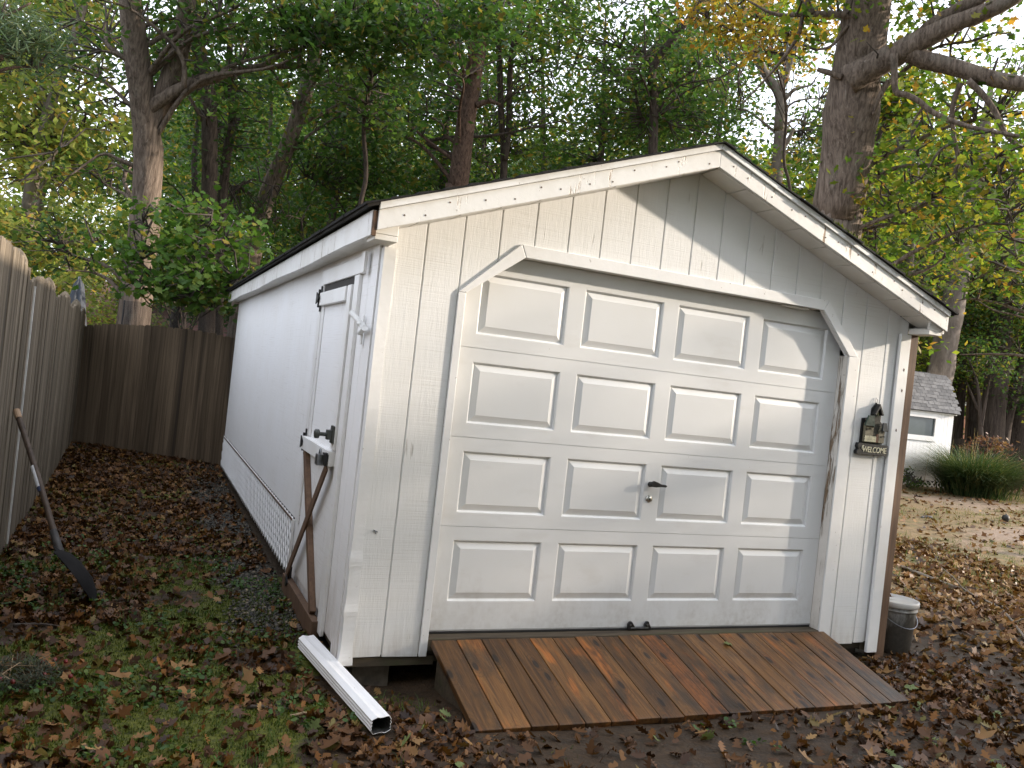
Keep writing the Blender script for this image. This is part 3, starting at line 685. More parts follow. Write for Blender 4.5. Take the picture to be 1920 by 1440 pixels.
def sticker(p, q, wd, mt, nm, lift=.0195):
    V = []; Fc = []; n = 6; b = np.cross(dirv, tow2)
    for P in (p, q):
        for i in range(n + 1):
            a = (i / n - .5) * wd / lift; V.append(P + lift * (math.cos(a) * tow2 + math.sin(a) * b))
    for i in range(n): Fc.append((i, i + 1, n + 2 + i, n + 1 + i))
    add(nm, mesh(nm, V, Fc, mt, True), shv)
sticker(p, p + (q - p) * .82, .028, plain('sticker_white', (.62, .62, .63), .5), 'sticker'); sticker(p + (q - p) * .82, q, .028, plain('sticker_navy', (.03, .04, .09), .5), 'sticker', .0196)
# blade: dished, tapering to the tip
bl = tip - step; bl_l = np.linalg.norm(bl); bdir = bl / bl_l; bs = np.cross(bdir, np.array([0.35, -.9, .3])); bs = np.array([.16, .98, .0]); bs -= bdir * (bs @ bdir); bs /= np.linalg.norm(bs); bn = np.cross(bdir, bs)
V = []; Fc = []; n = 8; prof = [(-.10, .028, .014), (0, .04, .016), (.04, .095, .02), (.1, .105, .03), (.3, .105, .036), (.6, .10, .034), (.8, .078, .022), (.93, .045, .008), (1.0, .012, 0)]
for lay in (0, 1):
    for f, hw, dp in prof:
        for i in range(n + 1):
            s_ = i / n * 2 - 1; V.append(step + bdir * bl_l * f + bs * hw * s_ + bn * (dp * (1 - s_ * s_) + .035 * math.sin(f * 2.6) + lay * .003))
k = n + 1; o_ = len(prof) * k
for r in range(len(prof) - 1):
    for i in range(n):
        Fc.append((r * k + i, r * k + i + 1, r * k + k + i + 1, r * k + k + i)); Fc.append((o_ + r * k + i, o_ + r * k + k + i, o_ + r * k + k + i + 1, o_ + r * k + i + 1))
add('blade', mesh('blade', V, Fc, plain('rusty_dark_steel', (.010, .009, .009), .85, 0, .4, 14, .3, .2), True), shv)
m = MB(); m.tube([step - dirv * .16, step, step + bdir * .12], [.021, .024, .012], 12); m.put('socket', plain('socket_steel', (.05, .045, .042), .6, .4, .4, 14, .3), shv, smooth=True)

# ------------------------------------------------------------------ fences
def fence_left():
    f = thing('picket_fence', (-1.85, 4, -.1), 'weathered grey brown wooden privacy fence along the left with arched panels', 'fence')
    posts = [-3.3, -1.35, .62, 2.56, 4.62, 6.42, 8.1]
    tops = [1.95, 1.95, 1.93, 1.845, 1.815, 1.79, 1.79]
    r_ = random.Random(4)
    for i in range(len(posts)):
        y0 = posts[i]; y1 = posts[i + 1] if i + 1 < len(posts) else 8.86
        nP = max(3, round((y1 - y0) / .098)); wd = (y1 - y0) / nP
        for k in range(nP):
            ya, yb = y0 + k * wd + .0012, y0 + (k + 1) * wd - .0012
            f_ = (k + .5) / nP; arch = .085 * (1 - (2 * f_ - 1) ** 2) - .03
            z = tops[i] + arch + r_.uniform(-.012, .012); xo = -1.86 + r_.uniform(-.005, .005); g_ = r_.uniform(0, .004); ya += g_; yb -= r_.uniform(0, .003)
            b = -.22
            MB().prism([(ya, b), (yb, b), (yb, z - .022), (yb - .02, z), (ya + .02, z), (ya, z - .022)], 'x', xo, xo + .018).put('picket', FENCE, f, bevel=.0015, seg=1)
        pz = (tops[i] + tops[max(i - 1, 0)]) / 2 - .06
        if i: 
            P = posts[i] - .04
            MB().box(-1.965, -1.875, P - .045, P + .045, -.3, pz + .05).put('post', FENCE, f, bevel=.003)
            m = MB(); cx, cy = -1.92, P
            for (z0, h0, z1, h1) in ((pz + .05, .036, pz + .085, .036), (pz + .085, .058, pz + .13, .056), (pz + .13, .056, pz + .175, .036), (pz + .175, .036, pz + .205, .006)):
                V = [(cx + sx * h, cy + sy * h, z) for z, h in ((z0, h0), (z1, h1)) for sx, sy in ((-1, -1), (1, -1), (1, 1), (-1, 1))]
                m.raw(V, [(3, 2, 1, 0), (4, 5, 6, 7), (0, 1, 5, 4), (1, 2, 6, 5), (2, 3, 7, 6), (3, 0, 4, 7)])
            m.put('post_cap', FENCE, f, bevel=.003)
        for z in (.25, 1.45):
            MB().box(-1.915, -1.862, y0, y1, z, z + .085).put('rail', FENCE, f)
    MB().box(-1.8395, -1.829, 2.835, 2.862, -.15, 1.80).put('gap_light_strip', PALE, f)  # solid pale strip standing for light in a gap between pickets
fence_left()
def fence_back():
    f = thing('picket_fence', (-.9, 8.4, -.1), 'dark weathered wooden privacy fence closing off the back with a gently arched top', 'fence')
    a = np.array([-1.90, 8.83]); b = np.array([4.6, 5.86 + 8.83 - 8.83]); d = np.array([1.97, -.90]); d /= np.linalg.norm(d); nrm = np.array([d[1], -d[0]])
    wd = .1; r_ = random.Random(8); k = 0
    while k * wd < 2.32:
        s = k * wd; z = 1.62 + .105 * (1 - ((s - 1.22) / 1.22) ** 2) + r_.uniform(-.006, .006); o = r_.uniform(-.003, .003)
        p = a + d * (s + .001); q = a + d * (s + wd - .001); V = []
        for P in (p, q):
            for e in (0 + o, .018 + o):
                for zz in (-.3, z - .018): V.append((P[0] + nrm[0] * e, P[1] + nrm[1] * e, zz))
        m = MB(); m.raw(V, [(0, 1, 3, 2), (4, 6, 7, 5), (0, 4, 5, 1), (2, 3, 7, 6), (0, 2, 6, 4)])
        c = (p + q) / 2; i5 = .03
        T = [tuple(list(p + d * .018 + nrm * e) + [z]) for e in (o, .018 + o)] + [tuple(list(q - d * .018 + nrm * e) + [z]) for e in (o, .018 + o)]
        # dog-eared top
        n0 = 8; m.V += T; m.F += [(1, 8, 9, 3), (5, 7, 11, 10), (8, 10, 11, 9), (1, 5, 10, 8), (3, 9, 11, 7)]
        m.put('picket', FENCEB, f); k += 1
    for z in (.2, 1.3): MB().bar((a[0] - nrm[0] * .03, a[1] - nrm[1] * .03, z), (a[0] + d[0] * 2.3 - nrm[0] * .03, a[1] + d[1] * 2.3 - nrm[1] * .03, z), .085, .04).put('rail', FENCEB, f)
    for s in (.03, 2.26): 
        p = a + d * s - nrm * .09; MB().box(p[0] - .045, p[0] + .045, p[1] - .045, p[1] + .045, -.3, 1.5).put('post', FENCEB, f)
fence_back()
# a screen of fine dark netting above the back fence
t = NT('dark_netting'); tb = t.n('BsdfTransparent'); db = t.n('BsdfDiffuse', {'Color': (.06, .06, .062)}); t.t.links.new(t.n('MixShader', {0: .42, 1: tb.outputs[0], 2: db.outputs[0]}).outputs[0], t.out.inputs[0])
net = thing('screen_netting', (-.6, 8.6, 0), 'thin dark see-through netting stretched above the back fence', 'netting')
V = []; 
for s in np.linspace(0, 1, 9): p = np.array([-1.38 + 1.5 * s, 8.74 - .70 * s]); V += [(p[0], p[1], 1.3), (p[0], p[1], 2.02 + .012 * math.sin(s * 9))]
add('net', mesh('net', V, [(2 * i, 2 * i + 2, 2 * i + 3, 2 * i + 1) for i in range(8)], t.m), net)
for s in (0, 1): p = np.array([-1.38 + 1.5 * s, 8.75 - .70 * s]); MB().tube([(p[0], p[1], -.2), (p[0], p[1], 2.03)], .012, 8).put('net_post', BLACK, net)
# folded umbrella behind the corner
ub = np.array([-2.02, 9.6, 0]); up = thing('patio_umbrella', (ub[0], ub[1], -.1), 'folded slate blue patio umbrella standing behind the fence corner', 'umbrella')
MB().tube([(ub[0], ub[1], -.1), (ub[0], ub[1], 2.32)], .02, 10).put('pole', PADL, up)
V = []; Fc = []; n = 24
for f, R_ in ((0, .02), (.08, .055), (.3, .085), (.6, .115), (.85, .14), (1, .135)):
    for i in range(n):
        a = 2 * math.pi * i / n; rr = R_ * (1 + .28 * math.cos(a * 6)); V.append((ub[0] + rr * math.cos(a), ub[1] + rr * math.sin(a), 2.28 - .95 * f))
for r in range(5):
    for i in range(n): Fc.append((r * n + i, r * n + n + i, r * n + n + (i + 1) % n, r * n + (i + 1) % n))
add('canopy', mesh('canopy', V, Fc, plain('slate_canvas', (.07, .08, .10), .9), True), up)

# ------------------------------------------------------------------ WELCOME plaque
pq = thing('welcome_plaque', (3.41, 0, 1.28), 'small dark birdhouse style plaque reading WELCOME on the white siding', 'plaque')
PD = plain('plaque_black', (.008, .008, .008), .6, 0, .4, 30, .3); PG = plain('plaque_green', (.014, .036, .024), .6, 0, .3, 40, .3); PO = plain('plaque_olive', (.028, .027, .017), .7, 0, .4, 40, .3)
PC = plain('plaque_cream', (.17, .15, .10), .7, 0, .4, 45, .3); PW = plain('plaque_white', (.66, .62, .45), .6, 0, .2, 40); PN = plain('plaque_navy', (.022, .03, .036), .6, 0, .3, 40); PR = plain('plaque_brown', (.11, .045, .02), .7, 0, .3, 40)
def pp(P, y0, y1, nm, mt, b=.0015): return MB().prism([(3.276 + x, 1.268 + z) for x, z in P], 'y', y0, y1).put(nm, mt, pq, bevel=b, seg=1)
pp([(.035, .075), (.235, .075), (.235, .20), (.19, .235), (.185, .31), (.148, .352), (.112, .31), (.11, .25), (.035, .24)], -.012, -.002, 'back_board', PD)
pp([(.05, .085), (.125, .085), (.125, .205), (.088, .235), (.05, .205)], -.032, -.0125, 'house_front', PC)
pp([(.172, .085), (.226, .085), (.226, .175), (.20, .20), (.172, .17)], -.034, -.0125, 'house_front', PC)
pp([(.122, .085), (.175, .085), (.186, .285), (.148, .33), (.115, .285)], -.026, -.0125, 'tower', PO)
pp([(.108, .272), (.148, .345), (.190, .272), (.178, .268), (.148, .315), (.120, .268)], -.045, -.012, 'tower_roof', PD)
pp([(.032, .192), (.115, .192), (.108, .262), (.058, .262)], -.046, -.033, 'house_roof', PG)
pp([(.112, .185), (.122, .185), (.112, .262), (.100, .25)], -.040, -.028, 'house_roof', PG)
pp([(.19, .165), (.24, .165), (.222, .222), (.192, .222)], -.046, -.0345, 'house_roof', PN)
pp([(.152, .085), (.176, .085), (.176, .135), (.164, .145), (.152, .135)], -.034, -.0265, 'house_door', PR)
for dx in (.14, .152): pp([(dx, .268), (dx + .006, .268), (dx + .006, .286), (dx, .286)], -.0285, -.0262, 'tower_window', PW, 0)
for k in range(8): 
    x = .050 + k * .0125; pp([(x, .088), (x + .007, .088), (x + .007, .122), (x + .0035, .128), (x, .122)], -.040, -.036, 'picket', PW, 0)
for z in (.093, .110): pp([(.048, z), (.147, z), (.147, z + .005), (.048, z + .005)], -.0355, -.0325, 'picket_rail', PW, 0)
for x, z in ((.06, .165), (.09, .17), (.185, .12), (.21, .125), (.19, .15)): pp([(x, z), (x + .014, z), (x + .014, z + .012), (x, z + .012)], -.0362, -.0342 if x > .15 else -.0322, 'house_window', PO, 0)
pp([(.0, .0), (.265, .0), (.272, .03), (.264, .04), (.275, .072), (.008, .076), (.002, .05), (.012, .035), (-.004, .02)], -.03, -.002, 'name_board', PD, .002)
fc = bpy.data.curves.new('lettering', 'FONT'); fc.body = 'WELCOME'; fc.size = .054; fc.extrude = .0012; fc.shear = .12; fc.space_character = .92; fc.align_x = 'CENTER'
fo = bpy.data.objects.new('tmp', fc); col.objects.link(fo); dg = bpy.context.evaluated_depsgraph_get(); tm = bpy.data.meshes.new_from_object(fo.evaluated_get(dg)); bpy.data.objects.remove(fo)
tm.materials.clear(); tm.materials.append(PW); tm.name = 'lettering'
lt = add('lettering', tm, pq, (3.276 + .150, -.0315, 1.268 + .018), (rad(90), 0, 0), scale=(.86, 1, 1))
m = MB(); a = np.linspace(1.2, 4.6, 10); m.tube([(3.276 + .052 + .012 * math.cos(q), -.0315, 1.268 + .046 + .014 * math.sin(q)) for q in a], [.0012, .002, .003, .0035, .0038, .0038, .0035, .003, .002, .0012], 6); m.put('moon_mark', PW, pq)
m = MB(); m.tube([(3.276 + .135, -.012, 1.268 + .335), (3.276 + .132, -.008, 1.268 + .375), (3.276 + .142, -.006, 1.268 + .385), (3.276 + .152, -.008, 1.268 + .37), (3.276 + .150, -.012, 1.268 + .335)], .0016, 6); m.put('hanging_wire', PADL, pq)

# ------------------------------------------------------------------ bucket
bc = np.array([3.985, .16]); bz = float(gh(*bc)) - .005
bk = thing('bucket', (bc[0], bc[1], bz), 'dirty white plastic bucket with its lid on beside the corner post', 'bucket')
t = NT('dirty_bucket_plastic'); tc = t.mapc(); zc = t.n('SeparateXYZ', {0: tc}).outputs[2]; n = t.noise(t.mapc(scale=(9, 9, 3)), 1, 5, .7); n2 = t.noise(tc, 40, 3)
dirt = t.ramp(t.math('ADD', t.math('MULTIPLY', zc, -2.0), n), [(-.05, 0), (.28, 1)]); c = t.mix(dirt, (.36, .355, .335), t.mix(n2, (.018, .018, .017), (.09, .08, .065)))
t.bsdf(c, .5, t.bump(n2, .2, .003), 0, .4)
m = MB(); m.lathe([(.0, .0), (.128, .0), (.132, .006), (.148, .29), (.149, .30), (.156, .302), (.156, .312), (.150, .314), (.151, .345)], (bc[0], bc[1], bz), 40); m.put('body', t.m, bk, smooth=True)
m = MB(); m.lathe([(.150, .330), (.160, .330), (.164, .338), (.164, .362), (.160, .370), (.150, .370), (.146, .358), (.0, .356)], (bc[0], bc[1], bz), 40); m.put('lid', white_trim('lid_plastic', (.42, .42, .41), 0, 1.0, .4), bk, smooth=True)
m = MB(); a = np.linspace(0, math.pi, 16); m.tube([(bc[0] + .160 * math.cos(q), bc[1] - .160 * math.sin(q), bz + .307 - .11 * math.sin(q)) for q in a], .003, 6); m.put('handle', PADL, bk)
leafv = None

# ------------------------------------------------------------------ discarded wreath, sticks, small yard items
def grass_arc(C, a, ln, h0, drop, w, n=4):
    """curved strips: C (N,3), azimuth, length arrays -> list of quads"""
    N = len(C); out = []; d = np.stack([np.cos(a), np.sin(a)], 1); s_ = np.stack([-np.sin(a), np.cos(a)], 1)
    def pt(f):
        xy = C[:, :2] + d * (ln * f * (.35 + .65 * f) * drop)[:, None]; z = C[:, 2] + h0 * (f * 1.25 - .45 * drop * f * f * 1.3)
        return np.concatenate([xy, z[:, None]], 1)
    for k in range(n):
        f0, f1 = k / n, (k + 1) / n; p, q = pt(f0), pt(f1); w0 = w * (1 - f0 * .8) / 2; w1 = w * (1 - f1 * .8) / 2
        o0 = np.concatenate([s_ * w0, np.zeros((N, 1))], 1); o1 = np.concatenate([s_ * w1, np.zeros((N, 1))], 1)
        out.append(np.stack([p - o0, p + o0, q + o1, q - o1], 1).reshape(-1, 3))
    return np.concatenate(out)
wc = on_z(30, 1262, -.07); wz = float(gh(wc[0], wc[1]))
wr = thing('discarded_wreath', (wc[0], wc[1], wz), 'old evergreen wreath with red berries lying among dead leaves at the left edge', 'wreath')
N = 900; a = rng.random(N) * 2 * np.pi; R_ = .13 + rng.normal(0, .03, N); C = np.stack([wc[0] + R_ * np.cos(a), wc[1] + R_ * np.sin(a) * 1.0, wz + .015 + rng.random(N) * .05], 1)
o = add('greenery', poly_mesh('greenery', grass_arc(C, rng.random(N) * 6.28, np.full(N, .06), .04 * rng.random(N), rng.random(N) + .4, .006, 2), 4, leaf('wreath_needles', [(0, G(.018, .026, .014)), (.7, G(.04, .05, .026)), (1, G(.08, .05, .022))], .1)), wr)
for k in range(8):
    q = rng.random() * 6.28; p = (wc[0] + .13 * math.cos(q) + .12 * (k > 4) + rng.normal(0, .015), wc[1] + .13 * math.sin(q) + rng.normal(0, .02), wz + .055 + .01 * rng.random())
    m = MB(); s_ = .011; m.lathe([(.0, -s_), (s_ * .7, -s_ * .7), (s_, 0), (s_ * .7, s_ * .7), (0, s_)], p, 8); m.put('berry', plain('berry_red', (.12, .008, .010), .4) if k == 0 else bpy.data.materials['berry_red'], wr, smooth=True)
m = MB()
for k in range(14):
    q = rng.random() * 6.28; p = np.array([wc[0] - .1 + rng.normal(0, .08), wc[1] - .02 + rng.normal(0, .07), wz + .03 + rng.random() * .03]); d = np.array([math.cos(q), math.sin(q), rng.normal(0, .15)]) * .11
    m.tube([p - d, p, p + d], [.0015, .0025, .0015], 5)
m.put('dried_twigs', plain('dry_twig', (.28, .2, .12), .8), wr)
def branch(nm, P, R_, label, cat, mt=TWIG, group=None, twigs=0):
    P = smooth_path(P, 20); V, Fc = tube(P, np.linspace(R_, R_ * .45, 20) * (1 + .15 * rng.normal(0, 1, 20)), 7)
    m = MB(); m.raw(V.tolist(), Fc)
    for k in range(twigs):
        i = rng.integers(4, 18); q = P[i]; d = np.array([rng.normal(), rng.normal(), abs(rng.normal()) * .3]); d /= np.linalg.norm(d); d *= rng.uniform(.12, .4); m.tube([q, q + d * .5 + (0, 0, .02), q + d], [R_ * .4, R_ * .3, R_ * .15], 5)
    return tag(m.put(nm, mt, None, smooth=True), label, cat, group)
gp = lambda u, v, dz=.02: on_ground(u, v, dz)
GREYB = plain('dead_grey_branch', (.17, .145, .12), .9, 0, .3, 10)
branch('fallen_branch', [gp(1690, 1062), gp(1722, 1075), gp(1775, 1095), gp(1830, 1118), gp(1880, 1145), gp(1925, 1200)], .020, 'long thin grey dead branch lying across the leaf covered yard right of the bucket', 'branch', GREYB, None, 5)
for (u0, v0, u1, v1, lab) in ((470, 1325, 520, 1336, 'short brown stick on moss left of the downspout end'), (612, 1305, 640, 1335, 'short dark stick beside the lower half of the downspout'), (25, 1172, 120, 1175, 'thin dead twig among leaves below the shovel blade'), (545, 1343, 590, 1340, 'pale thin twig just left of the downspout mouth')):
    a_, b_ = gp(u0, v0, .012), gp(u1, v1, .012); branch('stick', [a_, (a_ + b_) / 2 + np.array([.01, .01, .006]), b_], .0085, lab, 'stick', TWIG if 'pale' not in lab else bpy.data.materials['dry_twig'])
p = gp(1886, 968, .10); m = MB(); m.lathe([(0, -.068), (.045, -.055), (.068, 0), (.054, .043), (.022, .063), (0, .063)], tuple(p - np.array([0, 0, .035])), 14); m.tube([p + (0, 0, .02), p + (.006, 0, .045)], .012, 8)
tag(m.put('dark_ball', plain('dark_ball', (.02, .019, .018), .6), None, smooth=True), 'small dark ball sitting on the bare sandy patch of yard', 'ball')
p = gp(1740, 970, .02); m = MB(); m.tube(smooth_path([p + (-.16, .0, -.01), p + (-.05, .03, .0), p + (.06, .0, .005), p + (.17, .05, -.01)], 10), [.012, .02, .024, .022, .026, .022, .024, .02, .015, .01], 8)
tag(m.put('grey_scrap', plain('grey_scrap', (.07, .072, .078), .8), None, smooth=True), 'dull grey twisted scrap lying on the dry yard left of the ball', 'scrap')

# ------------------------------------------------------------------ leaf shapes
def mirror(h): return np.array(h + [(-x, y) for x, y in h[::-1] if abs(x) > 1e-6])
OAK = mirror([(0, 0), (.05, .10), (.22, .16), (.12, .28), (.34, .42), (.16, .48), (.36, .68), (.14, .70), (.13, .88), (0, 1.0)])
MAPLE = mirror([(0, 0), (.28, .02), (.24, .2), (.5, .34), (.3, .5), (.34, .72), (.16, .68), (0, 1.0)])
KITE = np.array([(0, 0), (.26, .42), (0, 1.0), (-.26, .42)])
LOBE = mirror([(0, 0), (.22, .12), (.15, .3), (.36, .5), (.16, .62), (0, 1.0)])
TORN = np.array([(0, 0), (.25, .08), (.34, .4), (.15, .55), (.3, .8), (-.05, .9), (-.3, .7), (-.2, .35)])
ROUND = np.array([(0, 0), (.3, .2), (.36, .55), (.2, .88), (0, 1), (-.2, .88), (-.36, .55), (-.3, .2)])
def leaves(C, size, tmpl, up=.6, curl=.25, nrm=None):
    """C (N,3): leaves of given sizes with normals biased upwards"""
    N = len(C); n = rng.normal(0, 1, (N, 3)); n[:, 2] = np.abs(n[:, 2]) * .4 + up * 2
    if nrm is not None: n = n * .25 + nrm
    n /= np.linalg.norm(n, axis=1)[:, None]; a = rng.normal(0, 1, (N, 3)); a -= n * (a * n).sum(1)[:, None]; a /= np.linalg.norm(a, axis=1)[:, None]; b = np.cross(n, a)
    s = (size * rng.uniform(.65, 1.25, N))[:, None, None]; k = len(tmpl); T = tmpl - np.array([0, .45])
    cv = (curl * rng.normal(.3, .8, N))[:, None, None]
    x = T[None, :, :1]; y = T[None, :, 1:]
    V = C[:, None, :] + s * (x * b[:, None, :] + y * a[:, None, :] + cv * (1.8 * x * x + .5 * y * y) * n[:, None, :])
    return V.reshape(-1, 3), k

# ------------------------------------------------------------------ leaf litter, weeds, moss, gravel
def in_shed(x, y): return ((x > -.03) & (x < W + .12) & (y > -.02) & (y < L)) | ((x > .42) & (x < 3.2) & (y > -.78) & (y <= 0)) | ((np.abs(x + .05 + .124 * (y - .0)) < .075) & (y > -.75) & (y < .43))
def dens(x, y):
    n = vnoise(x, y, 1.7, 21); n2 = vnoise(x, y, .7, 22)
    moss, yard, sand, grav = zones(x, y)
    d = .35 + .65 * sstep(.35, .65, n)
    d = np.where(x < .4, d * (.07 + .75 * sstep(1.0, 3.2, y) + .42 * sstep(-.25, -.85, y) * (n2 > .3) + .25 * (n > .55) + .5 * sstep(-.6, -1.4, x)), d)
    d *= 1 - .9 * np.exp(-(((x - 1.3) / 1.35) ** 4 + ((y + 1.12) / .36) ** 4))
    d *= 1 - .75 * np.exp(-(((x - .25) / .45) ** 2 + ((y + .15) / .35) ** 2))
    d *= 1 - .55 * grav; d *= 1 - .35 * yard; d *= 1 - .6 * sand
    return np.clip(d, 0, 1)
def scatter(n, x0, x1, y0, y1, fn):
    x = rng.uniform(x0, x1, n); y = rng.uniform(y0, y1, n); k = (rng.random(n) < fn(x, y)) & ~in_shed(x, y); return x[k], y[k]
parts = []
for n, bx in ((26000, (-1.86, .45, -1.7, 3.5)), (14000, (-1.86, .0, 3.5, 8.9)), (12000, (.3, 4.2, -2.4, 0)), (26000, (3.7, 9, -2.2, 5.5)), (14000, (5, 16, -1, 13))):
    x, y = scatter(n, *bx, dens); z = gh(x, y) + rng.random(len(x)) * .018 + .004; parts.append(np.stack([x, y, z], 1))
C = np.concatenate(parts); far = C[:, 0] > 4.6
Cn = C[~far]; h_ = rng.random(len(Cn)) < .5; Vn, k = leaves(Cn[h_], .070, OAK, .38, .8); Vb, kb = leaves(Cn[~h_], .048, TORN, .3, 1.0); Vf, kf = leaves(C[far], .10, LOBE, .5, .4)
o = add('leaf_litter', poly_mesh('leaf_litter', Vn, k, LF_BROWN)); tag(o, 'brown oak leaf litter covering the ground round the shed', 'leaf litter', None, 'stuff')
o = add('leaf_litter', poly_mesh('leaf_litter', Vb, kb, LF_BROWN)); tag(o, 'torn and crumpled bits of brown leaf matted between the oak leaves', 'leaf litter', None, 'stuff')
mi = (rng.random(len(Vf) // kf) < .55).astype(int)
o = add('leaf_litter', poly_mesh('leaf_litter', Vf, kf, [LF_BROWN, LF_TAN], mi)); tag(o, 'dry tan leaf litter scattered over the yard on the right', 'leaf litter', None, 'stuff')
# tan leaves mixed in under foot
x, y = scatter(4200, -1.86, 7, -2.2, 8.5, dens); C = np.stack([x, y, gh(x, y) + .012 + rng.random(len(x)) * .012], 1); V, k = leaves(C, .068, OAK, .4, .8)
o = add('leaf_litter', poly_mesh('leaf_litter', V, k, LF_TAN)); tag(o, 'paler dry leaves mixed through the brown leaf litter', 'leaf litter', None, 'stuff')
# the largest leaves lie singly in the foreground
LM = []
for i in range(7):
    for mt in (LF_BROWN, LF_TAN, LF_GREENF):
        V, k = leaves(np.zeros((1, 3)), 1.0, OAK if i % 3 else LOBE, 2.0, 1.0); LM.append(poly_mesh('fallen_leaf', V, k, mt))
cnt = 0; tries = 0
fg = {0: ('large curled brown oak leaf lying loose on the ground in the foreground', 'brown fallen leaves in the foreground'),
      1: ('large pale tan oak leaf lying loose on the ground in the foreground', 'tan fallen leaves in the foreground'),
      2: ('large fallen leaf still green lying loose on the ground in the foreground', 'green fallen leaves in the foreground')}
r_ = random.Random(12)
while cnt < 290 and tries < 20000:
    tries += 1; x, y = r_.uniform(-1.8, 3.6), r_.uniform(-1.6, 1.5)
    if in_shed(np.array(x), np.array(y)) or r_.random() > float(dens(np.array(x), np.array(y))) * .8 + .07: continue
    kd = r_.choices((0, 1, 2), (.66, .17, .17))[0]
    o = add('fallen_leaf', LM[r_.randrange(7) * 3 + kd], None, (x, y, float(gh(x, y)) + .022 + r_.random() * .01), (r_.gauss(0, .32), r_.gauss(0, .32), r_.uniform(0, 6.28)), scale=(lambda q: (q, q * r_.uniform(.75, 1), q))(r_.uniform(.075, .12)))
    tag(o, fg[kd][0], 'leaf', fg[kd][1]); cnt += 1
o = add('fallen_leaf', LM[2], None, tuple(on_y(1365, 1207, -.14) + np.array([0, 0, .012])), (ang + .1, .1, 2.4), scale=(.1, .1, .1)); tag(o, 'single pale green leaf lying on the ramp boards near the door', 'leaf')
for u, v, lab in ((1700, 1128, 'small brown leaf resting on the bucket lid'),):
    o = add('fallen_leaf', LM[0], None, (bc[0] - .02, bc[1] + .03, bz + .368), (.1, .1, 1), scale=(.08, .08, .08)); tag(o, lab, 'leaf')
o = add('fallen_leaf', LM[0], None, (-.035, -.10, float(gh(-.03, -.1)) + .094), (.05, .1, .8), scale=(.05, .03, .05)); tag(o, 'small red brown scrap of leaf stuck on the white downspout', 'leaf')
# weeds and moss
def weeds(n, bx, fn, s, h):
    x, y = scatter(n, *bx, fn); out = []
    for k in range(6):
        a = rng.random(len(x)) * 6.28; rr = rng.uniform(.01, .05, len(x)); out.append(np.stack([x + rr * np.cos(a), y + rr * np.sin(a), gh(x, y) + rng.uniform(.01, h, len(x))], 1))
    return np.concatenate(out)
wf = lambda x, y: (zones(x, y)[0] * .75 + .12) * (vnoise(x, y, 2.2, 41) > .42) * (x < 1.9)
C = weeds(2900, (-1.85, 1.9, -1.7, 3.6), wf, .04, .05); V, k = leaves(C, .025, ROUND, .7, .3)
o = add('ground_weeds', poly_mesh('ground_weeds', V, k, LF_WEED)); tag(o, 'low green weeds growing through the moss in front', 'weeds', None, 'stuff')
x, y = scatter(120000, -1.85, 1.2, -1.7, 4.2, lambda x, y: zones(x, y)[0]); C = np.stack([x, y, gh(x, y) - .002], 1)
o = add('moss', poly_mesh('moss', blades(C, .016, .007, 1.2), 3, LF_MOSS)); tag(o, 'soft green moss covering the soil left of the shed', 'moss', None, 'stuff')
x, y = scatter(700, -1.8, 1.5, -1.7, 2.5, lambda x, y: zones(x, y)[0] * .8); rp = np.repeat(np.stack([x, y, gh(x, y)], 1), 7, 0); rp[:, :2] += rng.normal(0, .014, (len(rp), 2)); Nn = len(rp)
o = add('grass_tufts', poly_mesh('grass_tufts', grass_arc(rp, rng.random(Nn) * 6.28, rng.uniform(.03, .09, Nn), rng.uniform(.03, .09, Nn), rng.uniform(.4, 1, Nn), .0035, 3), 4, LF_WEED)); tag(o, 'thin grass tufts growing out of the moss', 'grass', None, 'stuff')
yf = lambda x, y: zones(x, y)[1] * (vnoise(x, y, .8, 51) > .5) * (1 - zones(x, y)[2]) + .0
x, y = scatter(9000, 4.2, 24, -1, 16, yf); rp = np.repeat(np.stack([x, y, gh(x, y)], 1), 5, 0); rp[:, :2] += rng.normal(0, .04, (len(rp), 2)); Nn = len(rp)
o = add('yard_grass', poly_mesh('yard_grass', grass_arc(rp, rng.random(Nn) * 6.28, rng.uniform(.04, .12, Nn), rng.uniform(.03, .1, Nn), rng.uniform(.4, 1, Nn), .008, 2), 4, LF_GRASS)); tag(o, 'patchy yard grass on the right of the shed', 'grass', None, 'stuff')
x, y = scatter(12000, -.6, -.02, .4, 8.0, lambda x, y: np.clip(zones(x, y)[3] + .12 * (x > -.5), 0, 1)); N = len(x)
ico = np.array([(1, 0, 0), (-1, 0, 0), (0, 1, 0), (0, -1, 0), (0, 0, 1), (0, 0, -1)]); of = [(0, 2, 4), (2, 1, 4), (1, 3, 4), (3, 0, 4), (2, 0, 5), (1, 2, 5), (3, 1, 5), (0, 3, 5)]
sz = rng.uniform(.008, .022, N)[:, None, None] * np.array([1, 1, .6]) * (1 + rng.normal(0, .2, (N, 6, 1)))
V = (np.stack([x, y, gh(x, y) + .003], 1)[:, None, :] + ico[None] * sz).reshape(-1, 3)
me = bpy.data.meshes.new('gravel'); Ff = (np.arange(N)[:, None, None] * 6 + np.array(of)[None]).reshape(-1, 3)
me.vertices.add(len(V)); me.vertices.foreach_set('co', V.astype(np.float32).ravel()); me.loops.add(Ff.size); me.loops.foreach_set('vertex_index', Ff.astype(np.int32).ravel()); me.polygons.add(len(Ff)); me.polygons.foreach_set('loop_start', np.arange(0, Ff.size, 3, dtype=np.int32)); me.materials.append(PEB); me.update(calc_edges=True); me.shade_smooth()
o = add('gravel', me); tag(o, 'wet dark pebble strip along the foot of the shed side wall', 'gravel', None, 'stuff')

